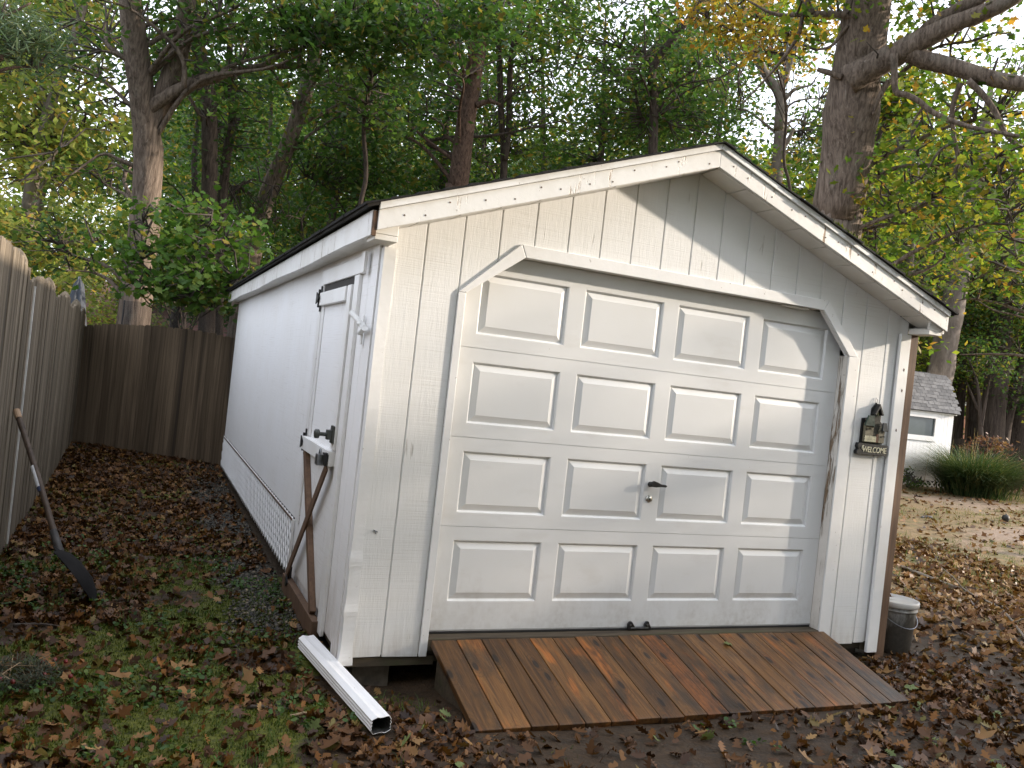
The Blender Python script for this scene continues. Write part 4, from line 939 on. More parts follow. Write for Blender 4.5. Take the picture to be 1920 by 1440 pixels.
# ------------------------------------------------------------------ trees
def join_tubes(name, tubes, m, parent):
    V = []; Fc = []; n = 0
    for v, f in tubes: V.append(v); Fc += [tuple(i + n for i in q) for q in f]; n += len(v)
    me = bpy.data.meshes.new(name); V = np.concatenate(V); me.from_pydata(V.tolist(), [], Fc); me.materials.append(m); me.shade_smooth(); me.update(); return add(name, me, parent)
def knobby(P, R, n=12, amp=.06):
    V, Fc = tube(P, R, n); c = np.repeat(np.asarray(P), n, 0); V = c + (V - c) * (1 + amp * rng.normal(0, 1, (len(V), 1)) * .5); return V, Fc
def trunk_path(pts, r, ground=True):
    """pixel polyline seen at distance r -> path with the foot on the ground"""
    P = [at(u, v, r) for u, v in pts]
    if ground:
        d = P[1] - P[0]; d = d / abs(d[2]) if d[2] > .05 else np.array([0, 0, 1.]); d[:2] *= .4
        zg = float(gh(P[0][0], P[0][1])) - .12; foot = P[0] - d * (P[0][2] - zg); P = [foot] + P
    return np.array(P, float)
def make_crown(root, blobs, lm, size, tmpl, skel, per=18, spr=.34, bk=BARKD, up=.45, twig=True, curl=.25):
    Cs = []; tw = []
    sk = np.concatenate(skel) if len(skel) else None
    for (c, R_, n) in blobs:
        c = np.array(c, float); R_ = np.array(R_ if hasattr(R_, '__len__') else (R_, R_, R_ * .85), float)
        d = rng.normal(0, 1, (n, 3)); d /= np.linalg.norm(d, axis=1)[:, None]; sp_c = c + d * R_ * (rng.random((n, 1)) ** .45)
        for s in sp_c:
            m_ = max(4, int(per * rng.uniform(.5, 1.5))); a = s + rng.normal(0, 1, (m_, 3)) * np.array([spr, spr, spr * .38]); Cs.append(a)
            if twig and sk is not None:
                i = np.argmin(((sk - s) ** 2).sum(1) + .6 * np.clip(sk[:, 2] - s[2], 0, 9)); e = sk[i]; mid = (e + s) / 2 + rng.normal(0, .08, 3) + np.array([0, 0, .06]); tw.append(tube([e, mid, s], [.018, .012, .004], 4, False))
    C = np.concatenate(Cs); V, k = leaves(C, size, tmpl, up, curl)
    o = add('crown', poly_mesh('crown', V, k, lm), root); 
    if tw: join_tubes('twigs', tw, TWIG, root)['kind'] = 'stuff'
def limb_to(tp, tr, end, r0=None):
    """limb from a fitting point of trunk path tp to end"""
    end = np.array(end, float); hd = np.hypot(tp[:, 0] - end[0], tp[:, 1] - end[1]); cost = np.abs(tp[:, 2] - (end[2] - .55 * hd)); i = int(np.clip(np.argmin(cost), 2, len(tp) - 2)); b = tp[i]; R0 = min(tr[i] * .28, .045) if r0 is None else r0
    m1 = b + (end - b) * .35 + np.array([0, 0, .12 * np.linalg.norm(end - b)]) + rng.normal(0, .08, 3); m2 = b + (end - b) * .7 + np.array([0, 0, .06 * np.linalg.norm(end - b)]) + rng.normal(0, .1, 3)
    P = smooth_path([b, m1, m2, end], 12); R = np.linspace(R0, .008, 12); return P, R
def tree(label, path, rad_, bk, lm, blobs=(), limbs=(), size=.13, tmpl=KITE, group=None, per=18, spr=.34, name='tree', sides=12, auto=3, up=.45, cat='tree', twig=True):
    path = np.asarray(path, float); P = smooth_path(path, 28); R = np.interp(np.linspace(0, 1, 28), np.linspace(0, 1, len(rad_)), rad_)
    root = thing(name, tuple(P[0] + np.array([0, 0, .1])), label, cat, group)
    if P[0][2] < .5:
        fl = np.exp(-(P[:, 2] - P[0][2]) / .25) * .35; R = R * (1 + fl)
    V, Fc = knobby(P, R, sides, .05); join_tubes('trunk', [(V, Fc)], bk, root)
    skel = [P[int(len(P) * .45):]]
    for lp, lr in limbs:
        Q = smooth_path(lp, 26); rr = np.interp(np.linspace(0, 1, 26), np.linspace(0, 1, len(lr)), lr); join_tubes('limb', [knobby(Q, rr, 9, .08)], bk, root); skel.append(Q[4:])
    al = []
    for (c, R_, n) in blobs:
        for k in range(auto):
            rr = np.array(R_ if hasattr(R_, '__len__') else (R_, R_, R_ * .8)); e = np.array(c) + rng.normal(0, .45, 3) * rr; Q, q = limb_to(P, R, e); al.append(tube(Q, q, 5, False)); skel.append(Q[3:])
    if al: join_tubes('branches', al, bk, root)['kind'] = 'stuff'
    if blobs: make_crown(root, blobs, lm, size, tmpl, skel, per, spr, bk, up, twig)
    return root
px = lambda w, r: w * r / FPX / 2                      # pixel width at a distance -> radius
def B(u, v, r, R_, n): return (at(u, v, r), R_, n)
def Rpx(P, r): return [at(u, v, r) for u, v in P]

# -- big forked tree behind the back fence
r = 14.0
tree('big dark forked tree with a long sideways limb behind the back fence', trunk_path([(250, 610), (262, 500), (274, 380), (278, 290), (272, 215), (258, 120), (246, 10), (235, -160)], r), [px(56, r), px(54, r), px(50, r), px(48, r), px(46, r), px(42, r), px(40, r), px(36, r), px(20, r)], BARK, LF_DARK,
     [B(165, 110, 14.5, (1.0, 1.0, .7), 30), B(420, 60, 14, 1.3, 60), B(300, -90, 14, 1.7, 70), B(560, 30, 13.5, 1.1, 50), B(420, -120, 14, 1.6, 60), B(200, 330, 15, (.6, .8, .4), 14), B(130, 450, 14.6, (1.1, 1.1, .5), 34)],
     [(Rpx([(274, 262), (296, 200), (325, 130), (345, 60), (352, -40), (360, -150)], r), [px(36, r), px(34, r), px(32, r), px(30, r), px(24, r), .05]),
      (Rpx([(262, 222)], r) + Rpx([(282, 203)], r - .07) + Rpx([(305, 186)], r - .14) + Rpx([(337, 167)], r - .2) + Rpx([(397, 146), (440, 134), (487, 126), (570, 123)], r - .27), [px(22, r), px(22, r), px(20, r), px(17, r), px(13, r), px(8, r)]),
      (Rpx([(487, 127), (530, 100), (577, 70), (640, 55), (690, 30)], r - .3), [px(10, r), px(8, r), px(6, r), px(4, r)]),
      (Rpx([(560, 124), (566, 80), (570, 20), (572, -40)], r - .3), [px(8, r), px(6, r), px(4, r)]),
      (Rpx([(254, 312), (225, 300), (190, 290), (130, 330)], r), [px(9, r), px(7, r), px(4, r), .01]),
      (Rpx([(345, 165), (342, 110), (300, 60), (240, 15), (190, 0)], r - .4), [px(9, r), px(7, r), px(6, r), px(4, r), .01]),
      (Rpx([(238, 112), (215, 100), (190, 95)], r), [px(9, r), px(6, r), px(3, r)])], .12, KITE, per=18, sides=16)
# -- two slim dark trunks to its right
r = 17
tree('straight slim dark trunk just right of the forked tree', trunk_path([(388, 615), (390, 450), (393, 300), (390, 169), (372, 94), (360, -60), (352, -200)], r), [px(30, r), px(29, r), px(27, r), px(26, r), px(24, r), px(20, r), .04], BARKD, LF_DARK, [B(330, 60, 17, 1.6, 60), B(430, 160, 17.5, 1.4, 55), B(380, -130, 17, 2, 70)], per=18)
r = 17.6
tree('thin dark trunk with a bend beside the straight slim trunk', trunk_path([(408, 640), (412, 450), (424, 300), (436, 225), (430, 120), (440, -40)], r), [px(20, r), px(18, r), px(17, r), px(15, r), px(12, r), .03], BARKD, LF_DARK, [B(455, 250, 18, 1.3, 55), B(440, 380, 18.5, 1.2, 45), B(400, 20, 18, 1.7, 60)], per=18)
r = 19
tree('leaning grey trunk rising behind the left eave of the shed', trunk_path([(462, 525), (499, 375), (536, 281), (574, 169), (600, 56), (622, -60), (640, -180)], r), [px(36, r), px(34, r), px(30, r), px(26, r), px(23, r), px(20, r), .04], BARK, LF_DARK,
     [B(620, 110, 19, 1.7, 70), B(540, 10, 19, 1.7, 65), B(680, 240, 19.5, 1.6, 70), B(520, 420, 19.5, (1.4, 1.4, .9), 40), B(650, -120, 19, 2, 60)],
     [(Rpx([(580, 165), (615, 158), (660, 165), (700, 178)], r - .3), [px(8, r), px(6, r), px(4, r), .01]), (Rpx([(590, 90), (640, 85), (720, 105), (770, 150)], r - .3), [px(9, r), px(7, r), px(5, r), .01])], per=18)
r = 17
tree('stout brown pine trunk standing behind the middle of the left roof slope', trunk_path([(850, 390), (859, 345), (874, 225), (889, 131), (907, 45), (921, -20), (945, -180)], r), [px(46, r), px(44, r), px(38, r), px(34, r), px(31, r), px(28, r), px(26, r), .06], BARKP, LF_DARK,
     [B(800, 60, 16.5, 1.5, 60), B(940, 20, 16.5, 1.5, 60), B(760, 190, 17.5, 1.2, 45), B(900, -130, 17, 2, 70)], [(Rpx([(893, 130), (860, 140), (845, 118)], r - .2), [px(9, r), px(7, r), px(3, r)]), (Rpx([(893, 198), (915, 190), (940, 196)], r - .1), [px(11, r), px(9, r), px(4, r)])], per=18)
r = 18
tree('thin twin stemmed tree right of the stout pine trunk', trunk_path([(944, 340), (940, 225), (936, 105), (930, 20), (920, -90)], r), [px(15, r), px(13, r), px(11, r), px(9, r), .03], BARKD, LF_MID,
     [B(990, 90, 18, 1.4, 55), B(1000, 220, 18.5, 1.3, 50), B(950, 280, 19, 1.2, 40), B(960, -60, 18, 1.8, 60)], [(Rpx([(946, 300), (953, 250), (956, 150), (962, 82), (990, 0), (1010, -60)], r), [px(12, r), px(11, r), px(10, r), px(8, r), px(5, r), .01]), (Rpx([(962, 90), (1000, 40), (1060, 0)], r), [px(6, r), px(4, r), .01]),
      (Rpx([(850, 290), (800, 268), (850, 257), (900, 256), (950, 250), (1000, 238)], r - .4), [px(6, r), px(6, r), px(5, r), px(3, r)])], per=18)
r = 18
tree('slender tree with an angled crook above the right end of the left roof slope', trunk_path([(1225, 262), (1222, 146), (1237, 105), (1267, 67), (1312, 7), (1350, -60)], r), [px(18, r), px(16, r), px(14, r), px(13, r), px(11, r), .02], BARKD, LF_DARK,
     [B(1160, 100, 18, 1.6, 80), B(1260, 150, 18.5, 1.4, 70), B(1180, 210, 19, 1.2, 60), B(1150, -30, 18, 1.7, 70), B(1330, 60, 18.5, 1.3, 55), B(1320, 220, 19, 1.2, 50)], [(Rpx([(1226, 130), (1200, 105), (1165, 90)], r), [px(8, r), px(5, r), .01]), (Rpx([(1225, 240), (1200, 215), (1190, 150)], r + .2), [px(8, r), px(7, r), .02])], per=18)
r = 21
tree('crooked pale forked tree against bright sky just above the roof peak', trunk_path([(1459, 300), (1461, 240), (1462, 180), (1440, 146), (1414, 97), (1410, 56), (1395, 30), (1385, -40)], r), [px(22, r), px(20, r), px(18, r), px(16, r), px(15, r), px(12, r), px(9, r), .02], BARKG, LF_MID,
     [B(1390, 150, 21.5, 1.2, 34), B(1520, 190, 21.5, 1.1, 34), B(1390, -30, 21, 1.6, 50), B(1500, 270, 22, 1.0, 40)], [(Rpx([(1463, 172), (1481, 116), (1500, 56), (1505, -20)], r), [px(14, r), px(12, r), px(9, r), px(5, r)]), (Rpx([(1468, 190), (1490, 168), (1520, 160)], r), [px(8, r), px(6, r), .02]), (Rpx([(1462, 280), (1478, 262), (1488, 240)], r), [px(12, r), px(9, r), px(4, r)])], per=14, auto=2)
# -- the massive tree right of the roof
r = 12.2; s = r - .25
def leafy(P, R_, n): return [(p, R_, n) for p in P]
dang = [(Rpx([(1676, 100), (1677, 140), (1680, 172), (1700, 178), (1725, 191), (1755, 214), (1819, 238), (1915, 256), (1960, 262)], s - .2), [px(11, r), px(10, r), px(10, r), px(9, r), px(8, r), px(6, r), px(4, r)]),
        (Rpx([(1802, 155), (1790, 185), (1785, 215), (1789, 262), (1797, 300), (1785, 335), (1760, 365), (1725, 390), (1690, 400)], s), [px(9, r), px(8, r), px(7, r), px(7, r), px(6, r), px(4, r), .01]),
        (Rpx([(1815, 150), (1845, 180), (1867, 212), (1882, 245), (1905, 270), (1960, 290)], s - .1), [px(10, r), px(9, r), px(8, r), px(7, r), px(5, r)]),
        (Rpx([(1797, 300), (1820, 318), (1850, 350), (1880, 400), (1900, 450)], s), [px(5, r), px(4, r), px(3, r), .006]),
        (Rpx([(1735, 195), (1712, 230), (1710, 262), (1722, 292)], s - .1), [px(4, r), px(3, r), .006]), (Rpx([(1860, 240), (1875, 330), (1895, 400), (1905, 480)], s - .2), [px(5, r), px(4, r), px(3, r), .006]),
        (Rpx([(1790, 265), (1760, 285), (1730, 330), (1700, 350), (1660, 380)], s), [px(5, r), px(4, r), px(3, r), .006])]
tree('massive thick oak trunk with heavy side limbs rising behind the right roof slope', trunk_path([(1562, 440), (1567, 412), (1586, 300), (1597, 200), (1606, 130), (1620, 50), (1632, -40), (1650, -220)], r), [px(96, r), px(92, r), px(84, r), px(82, r), px(88, r), px(76, r), px(74, r), px(70, r), px(40, r)], BARK, LF_YEL,
     [B(1760, 330, s, (1.0, 1.0, .7), 34), B(1860, 330, s, (1, 1, .7), 34), B(1850, 430, s, (.9, .9, .6), 24), B(1700, 420, s + .6, (.9, .9, .6), 26), B(1700, 30, s + .8, 1.0, 34), B(1840, 90, s + 1, 1.1, 36), B(1540, -40, r, 1.1, 30), B(1720, -120, r, 1.6, 50), B(1880, 230, s + .6, .9, 26), B(1760, 260, s + 1.2, .8, 22)],
     [(Rpx([(1590, 152), (1625, 130), (1669, 108), (1725, 76), (1781, 48), (1837, 26), (1894, 0), (1950, -40)], s), [px(52, r), px(46, r), px(40, r), px(34, r), px(28, r), px(26, r), px(22, r), px(16, r)]),
      (Rpx([(1700, 96), (1735, 112), (1781, 124), (1856, 146), (1920, 158), (1990, 165)], s), [px(30, r), px(28, r), px(26, r), px(24, r), px(22, r), px(16, r)]),
      (Rpx([(1720, 72), (1755, 42), (1800, 16), (1840, -4), (1870, -40)], s + .1), [px(22, r), px(22, r), px(20, r), px(18, r), px(12, r)]),
      (Rpx([(1618, 30), (1570, 27), (1520, 26), (1455, 27), (1400, 0)], r - .2), [px(12, r), px(11, r), px(9, r), px(6, r), .01]),
      (Rpx([(1520, 26), (1512, 8), (1505, -40)], r - .2), [px(16, r), px(15, r), px(9, r)]),
      (Rpx([(1505, 30), (1495, 70), (1460, 120), (1420, 165), (1390, 195)], r - .2), [px(7, r), px(6, r), px(4, r), .006]),
      (Rpx([(1590, 48), (1560, 85), (1530, 94)], r - .2), [px(6, r), px(5, r), px(3, r)]), (Rpx([(1578, 145), (1550, 135), (1532, 130)], r - .25), [px(11, r), px(9, r), px(7, r)]),
      (Rpx([(1668, 150), (1650, 180), (1637, 215)], s), [px(9, r), px(8, r), px(4, r)])] + dang, .12, LOBE, per=15, spr=.28, sides=20, auto=1)
# golden spray on the left of the massive trunk
tree('young tree with golden yellow leaves hanging left of the massive trunk', trunk_path([(1484, 420), (1470, 300), (1474, 200), (1450, 100), (1420, -60)], 15.5), [.03, .028, .024, .02, .01], BARKD, LF_GOLD, [B(1390, 40, 14.5, .75, 34), B(1480, 60, 14.5, .7, 30), B(1330, 10, 14.5, .6, 22), B(1550, 30, 14.5, .6, 22)], (), .12, LOBE, per=14, spr=.24)
# -- maple sapling over the back fence, bright leaves
tree('bushy maple sapling with bright green leaves hanging over the back fence', trunk_path([(345, 600), (348, 520), (352, 450)], 13.5), [.035, .03, .012], BARKD, LF_MAPLE, [B(300, 440, 12.2, (.7, .7, .35), 24), B(390, 470, 12.0, (.8, .7, .4), 36), B(340, 520, 11.9, (.8, .6, .3), 36), B(420, 530, 11.7, (.55, .5, .3), 26), B(285, 545, 12.1, (.45, .4, .16), 12), B(370, 565, 12.2, (.55, .4, .12), 14), B(345, 400, 12.5, (.6, .5, .25), 18), B(430, 440, 12.4, (.5, .5, .3), 16), B(255, 490, 12.3, (.4, .4, .25), 10)], (), .105, MAPLE, per=11, spr=.19, auto=2, name='sapling')
# -- right hand trunks behind the little shed
r = 25
tree('pale grey straight trunk directly behind the little grey roofed shed', trunk_path([(1758, 730), (1766, 690), (1774, 633), (1788, 570), (1800, 500), (1819, 405), (1840, 280), (1860, 150)], r), [px(44, r), px(42, r), px(40, r), px(38, r), px(36, r), px(32, r), px(26, r), .05], BARKG, LF_MID, [B(1740, 470, 25.5, 1.5, 60), B(1850, 380, 25.5, 1.6, 60), B(1700, 330, 25, 1.7, 60), B(1880, 200, 25, 2, 70)], per=18)
r = 28
tree('thick dark trunk behind the maroon shrub right of the little shed', trunk_path([(1857, 815), (1869, 709), (1881, 568), (1893, 440), (1905, 300)], r), [px(44, r), px(40, r), px(34, r), px(30, r), .06], BARKD, LF_DARK, [B(1880, 590, 27.6, (1.6, 1.6, .7), 50), B(1830, 640, 28, (1.4, 1.4, .6), 40), B(1900, 480, 28, 1.6, 60), B(1840, 520, 28.4, 1.3, 46)], per=18)
tree('slanting dark trunk at the right edge of the yard fence', trunk_path([(1882, 815), (1890, 775), (1912, 697), (1935, 600)], 28.6), [px(22, r), px(20, r), px(18, r), .05], BARKD, LF_DARK, [B(1920, 640, 28.4, 1.3, 50), B(1915, 740, 28, (.9, .9, .5), 24)], per=16)
tree('broad shadowy trunk at the extreme right edge beyond the fence', trunk_path([(1905, 830), (1915, 780), (1930, 700), (1945, 500)], 29.5), [px(52, r), px(48, r), px(42, r), .08], BARKD, LF_DARK, [B(1950, 560, 29, 1.8, 50)], per=16)
tree('short dark trunk nearest the right wall of the little shed', trunk_path([(1797, 820), (1801, 760), (1806, 700), (1812, 600)], 29), [px(16, r), px(14, r), px(13, r), .03], BARKD, LF_MID, [B(1800, 700, 29, (1.0, 1.0, .5), 36), B(1815, 610, 29, 1.2, 44)], per=16)
tree('thin mossy trunk between the short dark trunk and the thick dark one', trunk_path([(1815, 825), (1818, 770), (1822, 690), (1828, 600)], 29.5), [px(13, r), px(12, r), px(11, r), .03], BARK, LF_YEL, [B(1825, 720, 29.3, (.8, .8, .5), 28), B(1790, 690, 29, (.7, .7, .35), 20)], per=16)
tree('small many stemmed shrubby tree with bare dark stems by the far fence', trunk_path([(1838, 830), (1838, 790), (1832, 720), (1815, 670)], 26), [px(9, 26), px(8, 26), px(6, 26), .01], BARKD, LF_DARK, [B(1815, 655, 26, (.8, .8, .4), 26), B(1860, 690, 26, (.8, .8, .4), 26)], [(Rpx([(1839, 800), (1848, 750), (1858, 700)], 26), [px(7, 26), px(5, 26), .01]), (Rpx([(1835, 770), (1822, 740), (1812, 715)], 26), [px(6, 26), px(4, 26), .01])], per=14)
r = 22
tree('thin whitish trunk seen just outside the right roof edge', trunk_path([(1690, 640), (1700, 560), (1706, 500), (1712, 430), (1722, 300)], r), [px(15, r), px(14, r), px(13, r), px(11, r), .03], BARKG, LF_YEL, [B(1700, 400, 22, 1.1, 40), B(1740, 520, 22, 1.0, 40), B(1660, 350, 22, 1.0, 34)], per=16)
tree('bright lime leafed young tree between the shed post and the pale trunk', trunk_path([(1735, 760), (1738, 700), (1742, 640)], 27), [.05, .04, .015], BARKD, leaf('lime_leaves', [(0, G(.12, .17, .02)), (.6, G(.2, .24, .03)), (1, G(.3, .28, .05))], .5), [B(1735, 675, 27, (.6, .6, .55), 34), B(1725, 600, 27, (.8, .8, .7), 36)], (), .12, KITE, per=14, spr=.2, name='young_tree')
# bare branches reaching in from the right
branch_r = tree('leafy young oak reaching in from the right edge with bare pale side branches', trunk_path([(2010, 900), (2000, 700), (1990, 500), (1985, 300)], 14), [.09, .08, .06, .02], BARK, LF_YEL, [B(1900, 520, 14, (.8, .8, .5), 30), B(1870, 440, 14.3, (.9, .9, .5), 30)],
     [(Rpx([(1990, 600), (1920, 585), (1870, 568), (1820, 560), (1790, 565)], 14), [px(7, 14), px(5, 14), px(3, 14), .006]), (Rpx([(1995, 690), (1920, 668), (1860, 664), (1800, 665)], 14), [px(6, 14), px(5, 14), px(4, 14), .006]), (Rpx([(1990, 500), (1920, 482), (1870, 500), (1810, 535)], 14), [px(10, 14), px(8, 14), px(5, 14), .01])], .12, LOBE, per=14, spr=.26)

# -- trees deeper in the wood and off to the sides
def wood_tree(u, r, h, crown0, R_, lm, bk, label, group, size=.165, n=80, tr=.14, per=27, seed_z=0, tmpl=KITE):
    d = ray(u, 760); d = np.array([d[0], d[1], 0]); d /= np.linalg.norm(d); p = CAM + d * r; zg = float(gh(p[0], p[1])) - .1
    lean = rng.normal(0, .35, 2); P = [(p[0], p[1], zg)]
    for f in (.25, .5, .75, 1): P.append((p[0] + lean[0] * f + rng.normal(0, .1), p[1] + lean[1] * f + rng.normal(0, .1), zg + h * f))
    bl = []; k = max(2, int(round((h + .6 - crown0) / (R_ * 1.15))))
    for i in range(k):
        z = crown0 + (i + .5) * (h + .6 - crown0) / k; q = rng.normal(0, R_ * .35, 2); sc = R_ * rng.uniform(.75, 1.1) * (1 - .25 * i / k)
        bl.append(((p[0] + lean[0] * z / h + q[0], p[1] + lean[1] * z / h + q[1], z), (sc, sc, sc * .72), n))
    return tree(label, P, [tr, tr * .9, tr * .75, tr * .5, tr * .15], bk, lm, bl, (), size, tmpl, group, per, R_ * .19, sides=9, auto=2, twig=(r < 22))
LG = {'L': ('one of the hazy light green trees standing left of the forked tree', 'light trees beyond the left fence'),
      'C': ('leafy background tree in the wood above the left roof slope', 'background trees behind the left roof slope'),
      'R': ('leafy background tree in the wood right of the roof peak', 'background trees right of the roof peak'),
      'F': ('far tree deep in the wood behind the front trunks', 'far trees deep in the wood')}
LL = ['pale leafed tree at the far left edge nearest the left fence', 'pale yellow green tree rising above the first fence post caps', 'pale leafed tree left of the bright sky gap', 'pale tree partly hidden behind the yellow green one at left', 'low hazy tree behind the utility pole', 'low hazy tree right of the pole and left of the forked trunk']
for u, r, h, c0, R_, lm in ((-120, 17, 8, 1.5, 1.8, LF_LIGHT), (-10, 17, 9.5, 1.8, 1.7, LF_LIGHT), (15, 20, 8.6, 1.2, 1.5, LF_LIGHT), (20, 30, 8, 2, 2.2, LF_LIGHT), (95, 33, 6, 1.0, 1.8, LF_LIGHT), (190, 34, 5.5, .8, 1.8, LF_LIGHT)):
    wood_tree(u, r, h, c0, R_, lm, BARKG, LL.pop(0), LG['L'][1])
LC = ['dark leafed tree just right of the leaning grey trunk', 'dark leafed tree above the left end of the rake board', 'mid green tree between the overhanging tree and the stout pine', 'dark tree immediately left of the stout pine trunk', 'mid green tree right of the twin stemmed tree', 'dark leafed tree left of the slender crooked tree', 'tall mid green tree behind the slender crooked tree', 'dark tree above the roof peak left of the bright gap', 'tall mid green tree directly behind the stout pine', 'dark tree behind the foot of the leaning grey trunk', 'dark tree behind the slim trunks right of the forked tree']
for u, r, h, c0, R_, lm in ((560, 23, 11, 2.6, 2.1, LF_DARK), (640, 20, 10.5, 2.6, 1.9, LF_DARK), (720, 25, 12, 3, 2.3, LF_MID), (790, 21, 10.5, 3.2, 1.9, LF_DARK), (1010, 23, 11.5, 3.4, 2.1, LF_MID), (1080, 20, 10.5, 3.4, 1.9, LF_DARK), (1130, 25, 12, 3.8, 2.2, LF_MID), (1290, 23, 11.5, 4, 2, LF_DARK), (860, 27, 12.5, 3, 2.4, LF_MID), (470, 25, 10, 2, 2.1, LF_DARK), (330, 24, 9, 2.0, 1.9, LF_DARK)):
    wood_tree(u, r, h, c0, R_, lm, BARKD, LC.pop(0), LG['C'][1])
LR = ['mid green tree left of the massive oak trunk low above the roof', 'yellow green tree right behind the massive oak trunk', 'mid green tree above the right end of the roof', 'tall tree far behind the pale grey trunk', 'tall tree far behind the thick dark trunk', 'yellow green tree filling the upper right edge', 'yellow green tree above the pale grey trunk', 'mid green tree far behind the massive oak trunk']
for u, r, h, c0, R_, lm in ((1540, 22, 9, 3.0, 1.8, LF_MID), (1600, 19, 8.5, 2.6, 1.7, LF_YEL), (1700, 29, 10, 2.5, 2.1, LF_MID), (1790, 33, 10, 3, 2.2, LF_MID), (1880, 34, 10.5, 3.2, 2.3, LF_MID), (1985, 29, 10, 2.5, 2, LF_YEL), (1830, 29, 10, 4.2, 1.8, LF_YEL), (1560, 27, 11, 3, 2.2, LF_MID)):
    wood_tree(u, r, h, c0, R_, lm, BARKD, LR.pop(0), LG['R'][1])
for i, u in enumerate(np.linspace(300, 1980, 19)):
    if 1400 < u < 1500: continue
    wood_tree(u + rng.normal(0, 25), 36 + rng.uniform(-3, 8), rng.uniform(9, 13.5), 1.6, 2.7, (LF_MID, LF_DARK, LF_YEL)[i % 3], BARKD, *LG['F'], size=.23, n=80, per=26)
x_ = []
for k in range(6400):
    u = rng.uniform(200, 2080); r = rng.uniform(42, 58); z = rng.uniform(.2, 15) 
    if 1405 < u < 1560 and z < 13.5 and rng.random() < .8: continue
    if 90 < u < 232 and z > 3 and rng.random() < .9: continue
    d = ray(u, 760); d = np.array([d[0], d[1], 0]); d /= np.linalg.norm(d); p = CAM + d * r; p[2] = z
    m_ = rng.integers(14, 34); x_.append(p + rng.normal(0, 1, (m_, 3)) * np.array([.75, .75, .42]))
x_ = np.concatenate(x_); V, k = leaves(x_, .42, KITE, .4, .3); mi = np.repeat(rng.integers(0, 3, 200), len(x_) // 200 + 1)[:len(x_)]
o = add('distant_woods', poly_mesh('distant_woods', V, k, [LF_MID, LF_DARK, LF_YEL], mi)); tag(o, 'far off wood closing the view behind the nearer trees', 'woods', None, 'stuff')
# -- unseen trees added out of frame on the sunny side to shade the yard
for i, (x, y, h, c0, R_) in enumerate(((15.5, -3.0, 6.0, .6, 1.8), (16.5, -5.6, 6.3, .5, 1.9), (14.6, -7.6, 6.0, .5, 1.8), (14.2, -4.9, 5.6, .5, 1.6), (19, -9.5, 6, .6, 2.0), (21, -4.4, 6.3, .6, 2.0), (13, -10.5, 5, .5, 1.8), (24, -7.5, 7.0, 1, 2.2))):
    P = [(x, y, -.2), (x + .1, y, h * .5), (x, y + .1, h)]; k = max(2, int((h - c0) / 1.5)); bl = [((x + rng.normal(0, .5), y + rng.normal(0, .7), c0 + (j + .5) * (h - c0) / k), (R_, R_, 1.1), 60) for j in range(k)]
    tree('unseen leafy tree added out of frame on the right to shade yard and door', P, [.12, .09, .03], BARKD, LF_MID, bl, (), .17, KITE, 'unseen shade trees added out of frame on the right', 18, .32, sides=8, auto=2, twig=False)

for i, (x, y, h, c0, R_) in enumerate(((-9, -11.5, 14, .8, 2.6), (-5, -12.5, 15, .8, 2.7), (-1, -11.5, 15, .8, 2.7), (3, -12.5, 15, .8, 2.7), (6.6, -11.8, 13, .8, 2.5), (-3, -16, 17, 2, 3), (2, -16, 17, 2, 3), (-12, -15, 14, 1, 2.8), (8, -16, 14, 1, 2.8), (10.5, -12.5, 12, .8, 2.4), (14, -13, 12, .8, 2.5))):  # unseen trees added behind the camera to hold back skylight from the front
    P = [(x, y, -.2), (x + .1, y, h * .5), (x, y + .1, h)]; k = max(2, int((h - c0) / 2.2)); bl = [((x + rng.normal(0, .5), y + rng.normal(0, .7), c0 + (j + .5) * (h - c0) / k), (R_, R_, 1.6), 74) for j in range(k)]
    tree('unseen leafy tree added behind the viewpoint to dim the shed front', P, [.16, .12, .04], BARKD, LF_MID, bl, (), .30, KITE, 'unseen trees added behind the viewpoint to dim the front', 20, .5, sides=8, auto=2, twig=False)

# ------------------------------------------------------------------ little shed, houses, far fence, shrubs on the right and left
c0 = at(1690, 903, 22); d = np.array([.12, .99, 0]); d /= np.linalg.norm(d); rt = np.array([d[1], -d[0], 0])
org = on_ground(1735, 913)
def lp(x, y, z): return org + rt * x + d * y + np.array([0, 0, z])
pxm = FPX / np.linalg.norm(org - CAM)                  # px per metre there
hs = thing('little_shed', tuple(org), 'small white barn style shed with grey shingled gambrel roof and one window', 'shed')
def obox(x0, x1, y0, y1, z0, z1, nm, mt, par, bev=0):
    V = [lp(x, y, z) for x in (x0, x1) for y in (y0, y1) for z in (z0, z1)]; return add(nm, mesh(nm, V, [(0, 2, 3, 1), (4, 5, 7, 6), (0, 1, 5, 4), (2, 6, 7, 3), (0, 4, 6, 2), (1, 3, 7, 5)], mt), par, bevel=bev)
RR = float(np.linalg.norm(org - CAM)); kx = RR / FPX; _r = ray(1781, 850); XR_ = float(((CAM + _r * (((org - CAM) @ d) / (_r @ d))) - org) @ rt); XL_ = -2.6
def sx(u, v): q = ray(u, v); return float(((CAM + q * (((org - CAM) @ d) / (q @ d))) - org) @ rt)
EZ = 127 * kx
WS = paint_wood('little_shed_paint', (.84, .84, .84), 'h', .1, .1, .05)
obox(XL_, XR_, .03, 2.4, .15, EZ, 'wall', WS, hs)
wz0, wz1, wx0, wx1 = EZ - 43 * kx, EZ - 10 * kx, -.9, sx(1752, 795)
k = XL_
while k < XR_ - .01:
    k2 = min(k + .105, XR_)
    for za_, zb_ in (((.18, wz0), (wz1, EZ)) if (k2 > wx0 and k < wx1) else ((.18, EZ),)): obox(k + .003, k2 - .003, .0, .029, za_, zb_, 'siding_plank', WS, hs)
    k += .105
